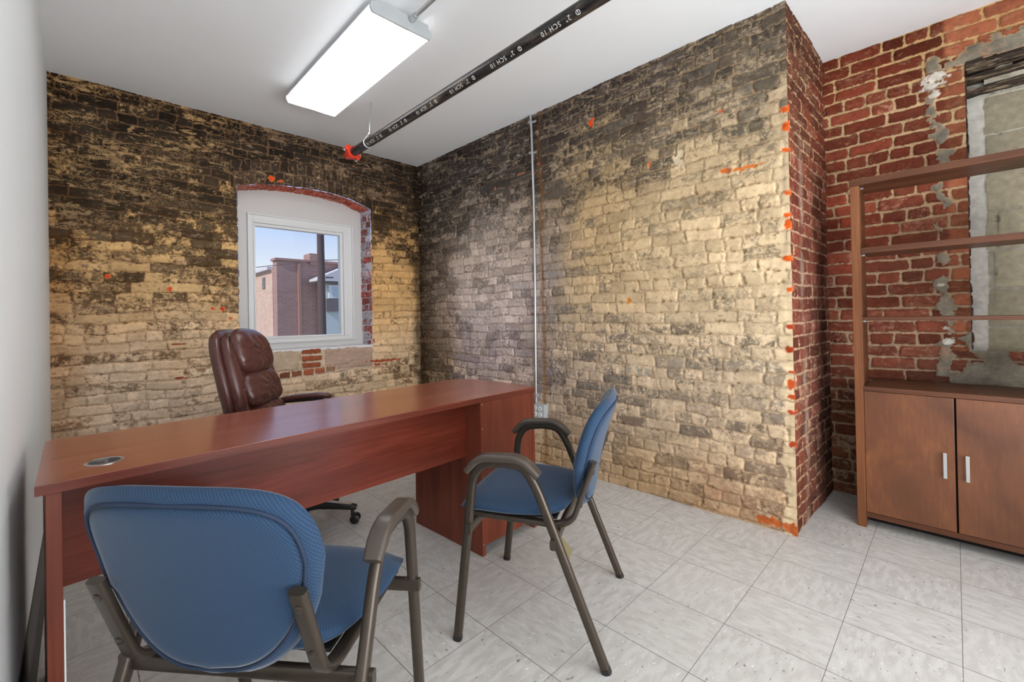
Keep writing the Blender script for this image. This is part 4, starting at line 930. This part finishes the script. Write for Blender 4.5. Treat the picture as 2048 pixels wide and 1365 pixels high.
# ------------------------------------------------------------------ guest chairs
SECL = rrect(.026, .030, .009, 3)
def make_chair():
    root = empty('guest_chair', (0, 0, 0))
    # local axes: x right, y forward, z up
    Bz = M['bronze']
    for s_ in (-1, 1):
        X = .268 * s_
        fr_ = fillet([(X, .255, .006), (X, .187, .575), (X, .150, .625), (X, .075, .634)], [.06, .05], 6)
        re_ = fillet([(X, -.258, .006), (X, -.040, .565), (X, .002, .630), (X, .075, .634)], [.06, .05], 6)
        for nm, pth in (('front_leg', fr_), ('rear_leg', re_)):
            bm = bmesh.new(); add_sweep(bm, pth, SECL, side=(1, 0, 0)); lg_ = obj('leg', bm, Bz, root, smooth=50)
            bm = bmesh.new(); a_, b_2 = Vector(pth[0]), Vector(pth[1]); d_ = (b_2 - a_).normalized()
            add_sweep(bm, [a_ - d_ * .006, a_ + d_ * .010], [(q[0] * 1.06, q[1] * 1.06) for q in SECL], side=(1, 0, 0)); obj('foot_cap', bm, M['black_plastic'], lg_, smooth=50)
        bm = bmesh.new()
        path = fillet([(X, .207, .596), (X, .160, .647), (X, .008, .654), (X, -.050, .600)], [.05, .06], 8)
        sc_ = [1] * len(path); sc_[0] = .86; sc_[-1] = .86
        # pad section: a soft-cornered bar, wider than deep
        add_sweep(bm, path, [(q[0], q[1]) for q in rrect(.048, .026, .010, 4)], side=(1, 0, 0), scales=sc_)
        obj('arm_pad', bm, M['arm_pad'], root, smooth=60)
    for (y_, z_, ) in ((.199, .402), (-.098, .388)):
        bm = bmesh.new(); add_sweep(bm, [(-.290, y_, z_), (.290, y_, z_)], rrect(.034, .020, .007, 3), side=(0, 0, 1)); cb_ = obj('crossbar', bm, Bz, root, smooth=50)
    for s_ in (-1, 1):
        X = .205 * s_
        # seat rail that sweeps up at the back into the back support
        pth = fillet([(X, .22, .425), (X, -.10, .418), (X, -.150, .440), (X, -.224, .640)], [.05, .05], 7)
        bm = bmesh.new(); add_sweep(bm, pth, rrect(.022, .034, .010, 4) if False else rrect(.034, .019, .008, 4), side=(1, 0, 0)); bs = obj('back_support', bm, Bz, root, smooth=50)
        t_ = Vector((0, -.074, .20)).normalized(); nb = Vector((0, -.20, -.074)).normalized()
        for q_ in (.84, .28):
            bm = bmesh.new()
            p_ = Vector((X, -.150, .440)).lerp(Vector((X, -.224, .640)), q_)
            add_sweep(bm, [p_ + nb * .009, p_ + nb * .0115, p_ + nb * .0125], circ(.0085, 16), scales=[1, 1, .8])
            obj('rivet', bm, Bz, bs, smooth=40)
    # seat
    f0 = sup(.248, .208, 4.6)
    def seat_out(t_):
        x, y = f0(t_); return (x * (1 - .16 * max(0, -y / .208) ** 1.3), y)
    def seat_def(x, y, z):
        dz = -.020 * (x / .24) ** 2 * (z > 0) - .032 * max(0, (y - .09) / .11) ** 2 - .006 * math.exp(-(x * x + (y + .02) ** 2) / .02) * (z > 0)
        return Vector((x, y + .076, .464 + z + dz))
    bm = bmesh.new(); add_pad(bm, seat_out, .033, .030, seat_def, p=7, q=2.1); se = obj('seat', bm, M['fabric_seat'], root, smooth=180)
    bm = bmesh.new(); add_box(bm, -.19, .19, -.09, .24, .428, .436); obj('seat_board', bm, M['black_plastic'], se)
    # backrest
    zc, hz_ = .638, .204
    f1 = sup(.240, 1.0, 5.4)
    def back_out(t_, k_=1.0):
        x, y = f1(t_)
        w_ = 1 - .25 * max(0, -(y - .10)) ** 1.6
        s_ = y * hz_
        if y > 0: s_ -= .016 * (abs(x) / .238) ** 2.4     # gently arched head
        else: s_ += .046 * (abs(x) / .238) ** 2.2
        return (x * w_ * k_, s_ * k_)
    def fy(z): dz = z - .47; return -.172 - .10 * dz - .48 * dz * dz
    def back_def(x, s_, h_):
        z = zc + s_; sl = -(.10 + .96 * (z - .47)); n_ = Vector((0, 1, -sl)).normalized()
        cv = .030 * (x / .24) ** 2
        return Vector((x, fy(z) + cv, z)) + n_ * h_
    bm = bmesh.new(); add_pad(bm, back_out, .030, .024, back_def, p=6, q=2.0, rings=10, seg=72); bk = obj('backrest', bm, M['fabric_back'], root, smooth=180)
    bm = bmesh.new(); add_pad(bm, lambda t_: back_out(t_, .885), .0, .009, lambda x, s_, h_: back_def(x, s_, h_ - .0165), p=16, q=2, rings=10, seg=72); obj('back_panel', bm, M['fabric_back'], bk, smooth=180)
    bm = bmesh.new(); N_ = 90
    add_sweep(bm, [back_def(*back_out(2 * math.pi * i / N_, .890), -.0185) for i in range(N_)], circ(.0036, 8), closed=True); obj('piping', bm, M['fabric_dark'], bk, smooth=180)
    return root
def kids(o): return [c_ for c_ in bpy.data.objects if c_.parent == o]
def copy_tree(o, parent=None):
    c_ = o.copy(); C.objects.link(c_)
    if parent: c_.parent = parent
    for k_ in kids(o): copy_tree(k_, c_)
    return c_
ch1 = make_chair()
ch2 = copy_tree(ch1)
# facing direction (cos a, sin a): local +y -> rotate by a-90 deg
a1 = .68493; ch1.location = (.3219, 1.1511, 0); ch1.rotation_euler = (0, 0, a1 - math.pi / 2)
a2 = math.atan2(.888, -.46); ch2.location = (1.2965, 1.1590, 0); ch2.rotation_euler = (0, 0, a2 - math.pi / 2)
tag(ch1, 'blue fabric guest chair nearest the viewer, its back turned, facing the desk front', 'chair', 'blue guest chairs in front of the desk')
tag(ch2, 'blue fabric guest chair seen side-on by the pedestal end of the desk', 'chair', 'blue guest chairs in front of the desk')
bm = bmesh.new(); add_prism(bm, [(-.262, -.135), (-.205, -.135), (-.205, -.090), (-.262, -.085)], 0, .002)
for v in bm.verts: v.co = Vector((v.co.x, v.co.y - .01 + 0, .365 + (v.co.y + .11) * 1.1 + v.co.z))
tg = obj('paper_tag', bm, simple('yellowed_paper', (112, 104, 70), .8), ch2); tg['label'] = 'yellowed paper tag under the seat'

# ------------------------------------------------------------------ executive chair
ec = tag(empty('executive_chair', (.865, 2.575, 0), math.radians(-37)), 'burgundy leather executive chair with padded arms behind the desk', 'chair')
# local: x forward, y left
def bx(z): return -.215 - .10 * (z - .62) - .28 * max(0, z - .62) ** 2      # front face of back
def ebd(xoff):
    def d_(y, s_, h_):
        z = .80 + s_; return Vector((bx(z) + xoff - .0 + h_ + .035 * (y / .25) ** 2, y, z))
    return d_
fb = sup(1, 1, 3.6)
def eb_out(w_, h_):
    def f(t_):
        y, s_ = fb(t_); k_ = 1 - .16 * max(0, -s_) - .06 * max(0, s_ - .2)
        return (y * w_ * k_, s_ * h_ - (.03 * abs(y) ** 2.5 if s_ > 0 else 0))
    return f
bm = bmesh.new(); add_pad(bm, eb_out(.252, .292), .035, .055, lambda y, s_, h_: ebd(-.055)(y, s_, h_), p=5, q=2); sh = obj('backrest', bm, M['leather'], ec, smooth=180)
bm = bmesh.new(); add_pad(bm, eb_out(.245, .280), .05, .04, lambda y, s_, h_: ebd(-.015)(y, s_, h_), p=5, q=2.2); obj('back_cushion', bm, M['leather'], sh, smooth=180)
def pillow(name, zc, hh, w_, th, par, taper=0, n=3.2, push=0, tilt=0):
    f = sup(w_, hh, n); bm = bmesh.new()
    def d_(y, s_, h_):
        z = zc + s_; wr_ = .0045 * math.sin(y * 95 + 8 * math.sin(s_ * 22) + y * y * 300) * math.exp(-(abs(s_) / hh) * .6) * (h_ > 0)
        return Vector((bx(z) + .020 + push + h_ + wr_ + tilt * s_ + .030 * (y / .25) ** 2, y * (1 + taper * s_), z + .012 * (1 - (y / w_) ** 2)))
    add_pad(bm, f, th, .03, d_, p=3.2, q=1.9, rings=12, seg=64); return obj(name, bm, M['leather'], par, smooth=180)
hp = pillow('headrest_pillow', .962, .122, .182, .066, ec, n=3.0, push=.010)
mpil = pillow('back_pillow', .772, .100, .190, .062, ec, n=3.6, push=.010, tilt=-.12)
lp = pillow('lumbar_pillow', .615, .085, .190, .060, ec, n=3.6, push=.02, tilt=-.15)
bcu = [o_ for o_ in kids(sh) if o_.name.startswith('back_cushion')][0]
for s_ in (-1, 1):
    for zz0, n__ in ((.66, 24), (.84, 34)):
        bm = bmesh.new(); add_sweep(bm, [Vector((bx(zz0 + i * .0058) + .048 + (.0022 if i % 2 else 0), s_ * .204 + (.004 if i % 2 else -.004), zz0 + i * .0058)) for i in range(n__)], circ(.0011, 5))
        obj('stitching', bm, M['stitch'], bcu)
# seat
bm = bmesh.new(); add_pad(bm, sup(.255, .255, 4), .055, .055, lambda x, y, z: Vector((x + .02, y, .485 + z - .03 * max(0, (x - .12) / .13) ** 2 * (z > 0))), p=5, q=2); obj('seat', bm, M['leather'], ec, smooth=180)
for s_ in (-1, 1):
    yy = .275 * s_
    bm = bmesh.new()
    pth = [(-.215, yy * .93, .645), (-.17, yy, .658), (-.08, yy, .668), (.02, yy, .672), (.075, yy, .668), (.098, yy, .655)]
    add_sweep(bm, pth, rrect(.056, .030, .013, 5), side=(0, 1, 0), scales=[.7, 1, 1, 1, .95, .6]); ar = obj('armrest', bm, M['leather'], ec, smooth=180)
    bm = bmesh.new(); add_sweep(bm, fillet([(-.235, yy * .90, .60), (-.19, yy * .98, .640), (.05, yy, .650), (.088, yy, .60), (.02, yy * .98, .46), (-.03, yy * .80, .43)], .05, 6), rrect(.030, .016, .006, 4), side=(0, 1, 0)); obj('arm_frame', bm, M['black_plastic'], ar, smooth=50)
bm = bmesh.new(); add_box(bm, -.11, .11, -.10, .10, .40, .432); obj('tilt_mechanism', bm, M['black_plastic'], ec, bevel=.006)
bm = bmesh.new(); add_cyl(bm, (0, 0, .10), (0, 0, .40), .026, 20); obj('gas_column', bm, M['black_plastic'], ec, smooth=40)
bm = bmesh.new(); add_cyl(bm, (0, 0, .075), (0, 0, .145), .045, 24, .036); obj('hub', bm, M['black_plastic'], ec, smooth=40)
for i in range(5):
    a_ = math.radians(-111 + 37 + 72 * i); dx_, dy_ = math.cos(a_), math.sin(a_); sd = (-dy_, dx_, 0)
    bm = bmesh.new(); add_sweep(bm, [(dx_ * r, dy_ * r, z) for r, z in ((.02, .105), (.10, .112), (.20, .100), (.285, .088), (.300, .084))], rrect(.044, .036, .008, 3), side=sd, scales=[(1.2, 1.3), (1.0, 1.2), (.85, .95), (.75, .8), (.5, .6)])
    lg_ = obj('base_leg', bm, M['black_plastic'], ec, smooth=50)
    bm = bmesh.new(); add_sweep(bm, [(dx_ * r, dy_ * r, z) for r, z in ((.10, .1345), (.20, .1175), (.272, .1035))], rrect(.030, .004, .0018, 2), side=sd, scales=[1, .9, .7]); obj('foot_rest_plate', bm, M['galv'], lg_, smooth=50)
    bm = bmesh.new(); q_ = math.radians(20 + 67 * i); wx, wy = math.cos(q_), math.sin(q_); c0 = Vector((dx_ * .278, dy_ * .278, .025)) + Vector((wy, -wx, 0)) * .014
    add_sweep(bm, [c0 + Vector((wx, wy, 0)) * q0 for q0 in (-.024, -.022, -.008, -.0075, .0075, .008, .022, .024)], circ(.025, 22), scales=[.9, 1, 1, .5, .5, 1, 1, .9])
    add_cyl(bm, (dx_ * .278, dy_ * .278, .03), (dx_ * .278, dy_ * .278, .075), .010, 10)
    add_box(bm, c0.x - .006, c0.x + .006, c0.y - .006, c0.y + .006, .03, .052)
    obj('caster', bm, M['black_plastic'], lg_, smooth=40)

# ------------------------------------------------------------------ bookcase
bc_ = tag(empty('bookcase', (2.911, .034, 0)), 'tall brown wooden bookcase with open shelves above two cupboard doors', 'bookcase')
HW, TH = .372, .037; DP = .40
for s_ in (-1, 1):
    y0, y1 = (-HW, -HW + TH) if s_ < 0 else (HW - TH, HW)
    box('side_post', 0, .045, y0, y1, 0, 1.780, M['post'], bc_, bevel=.0015)
    box('side_panel', .0455, .24, y0 + .006, y1 - .006, .735, 1.780, M['shelf'], bc_)
    box('side_panel', .0455, DP, y0 + .006, y1 - .006, 0, .709, M['shelf'], bc_)
IN = HW - TH - .0005
box('top_shelf', -.004, .25, -HW - .004, HW + .004, 1.7805, 1.814, M['shelf'], bc_, bevel=.002)
box('shelf', .004, .24, -IN, IN, 1.424, 1.4535, M['shelf'], bc_, bevel=.0015)
box('shelf', .006, .24, -IN, IN, 1.074, 1.0925, M['shelf'], bc_, bevel=.0015)
box('cabinet_top', -.002, DP, -IN, IN, .7105, .7335, M['shelf'], bc_, bevel=.0015)
box('cabinet_bottom', .004, DP - .01, -IN, IN, .055, .080, M['shelf'], bc_, bevel=.0015)
box('cabinet_back', DP - .012, DP - .002, -IN, IN, .081, .709, M['dark_void'], bc_)
box('toe_kick', .12, .135, -IN, IN, 0, .054, M['dark_void'], bc_)
box('centre_divider', .03, DP - .02, -.008, .008, .081, .709, M['dark_void'], bc_)
for y0, y1, hy in ((.0035, IN - .001, .037), (-IN + .001, -.0035, -.037)):
    d_ = box('cabinet_door', .001, .019, y0, y1, .083, .7085, M['door_veneer'], bc_, bevel=.0015)
    bm = bmesh.new(); add_box(bm, -.024, -.017, hy - .0065, hy + .0065, .333, .4525)
    for z_ in (.348, .438): add_box(bm, -.018, .0015, hy - .004, hy + .004, z_ - .004, z_ + .004)
    obj('handle', bm, M['steel'], d_, bevel=.001)
for y_ in (IN - .012,):
    for z_ in (1.0925 - .026, 1.424 - .010, 1.768):
        bm = bmesh.new(); add_box(bm, .05, .062, y_, y_ + .012, z_, z_ + .008); obj('shelf_pin', bm, M['galv'], bc_)
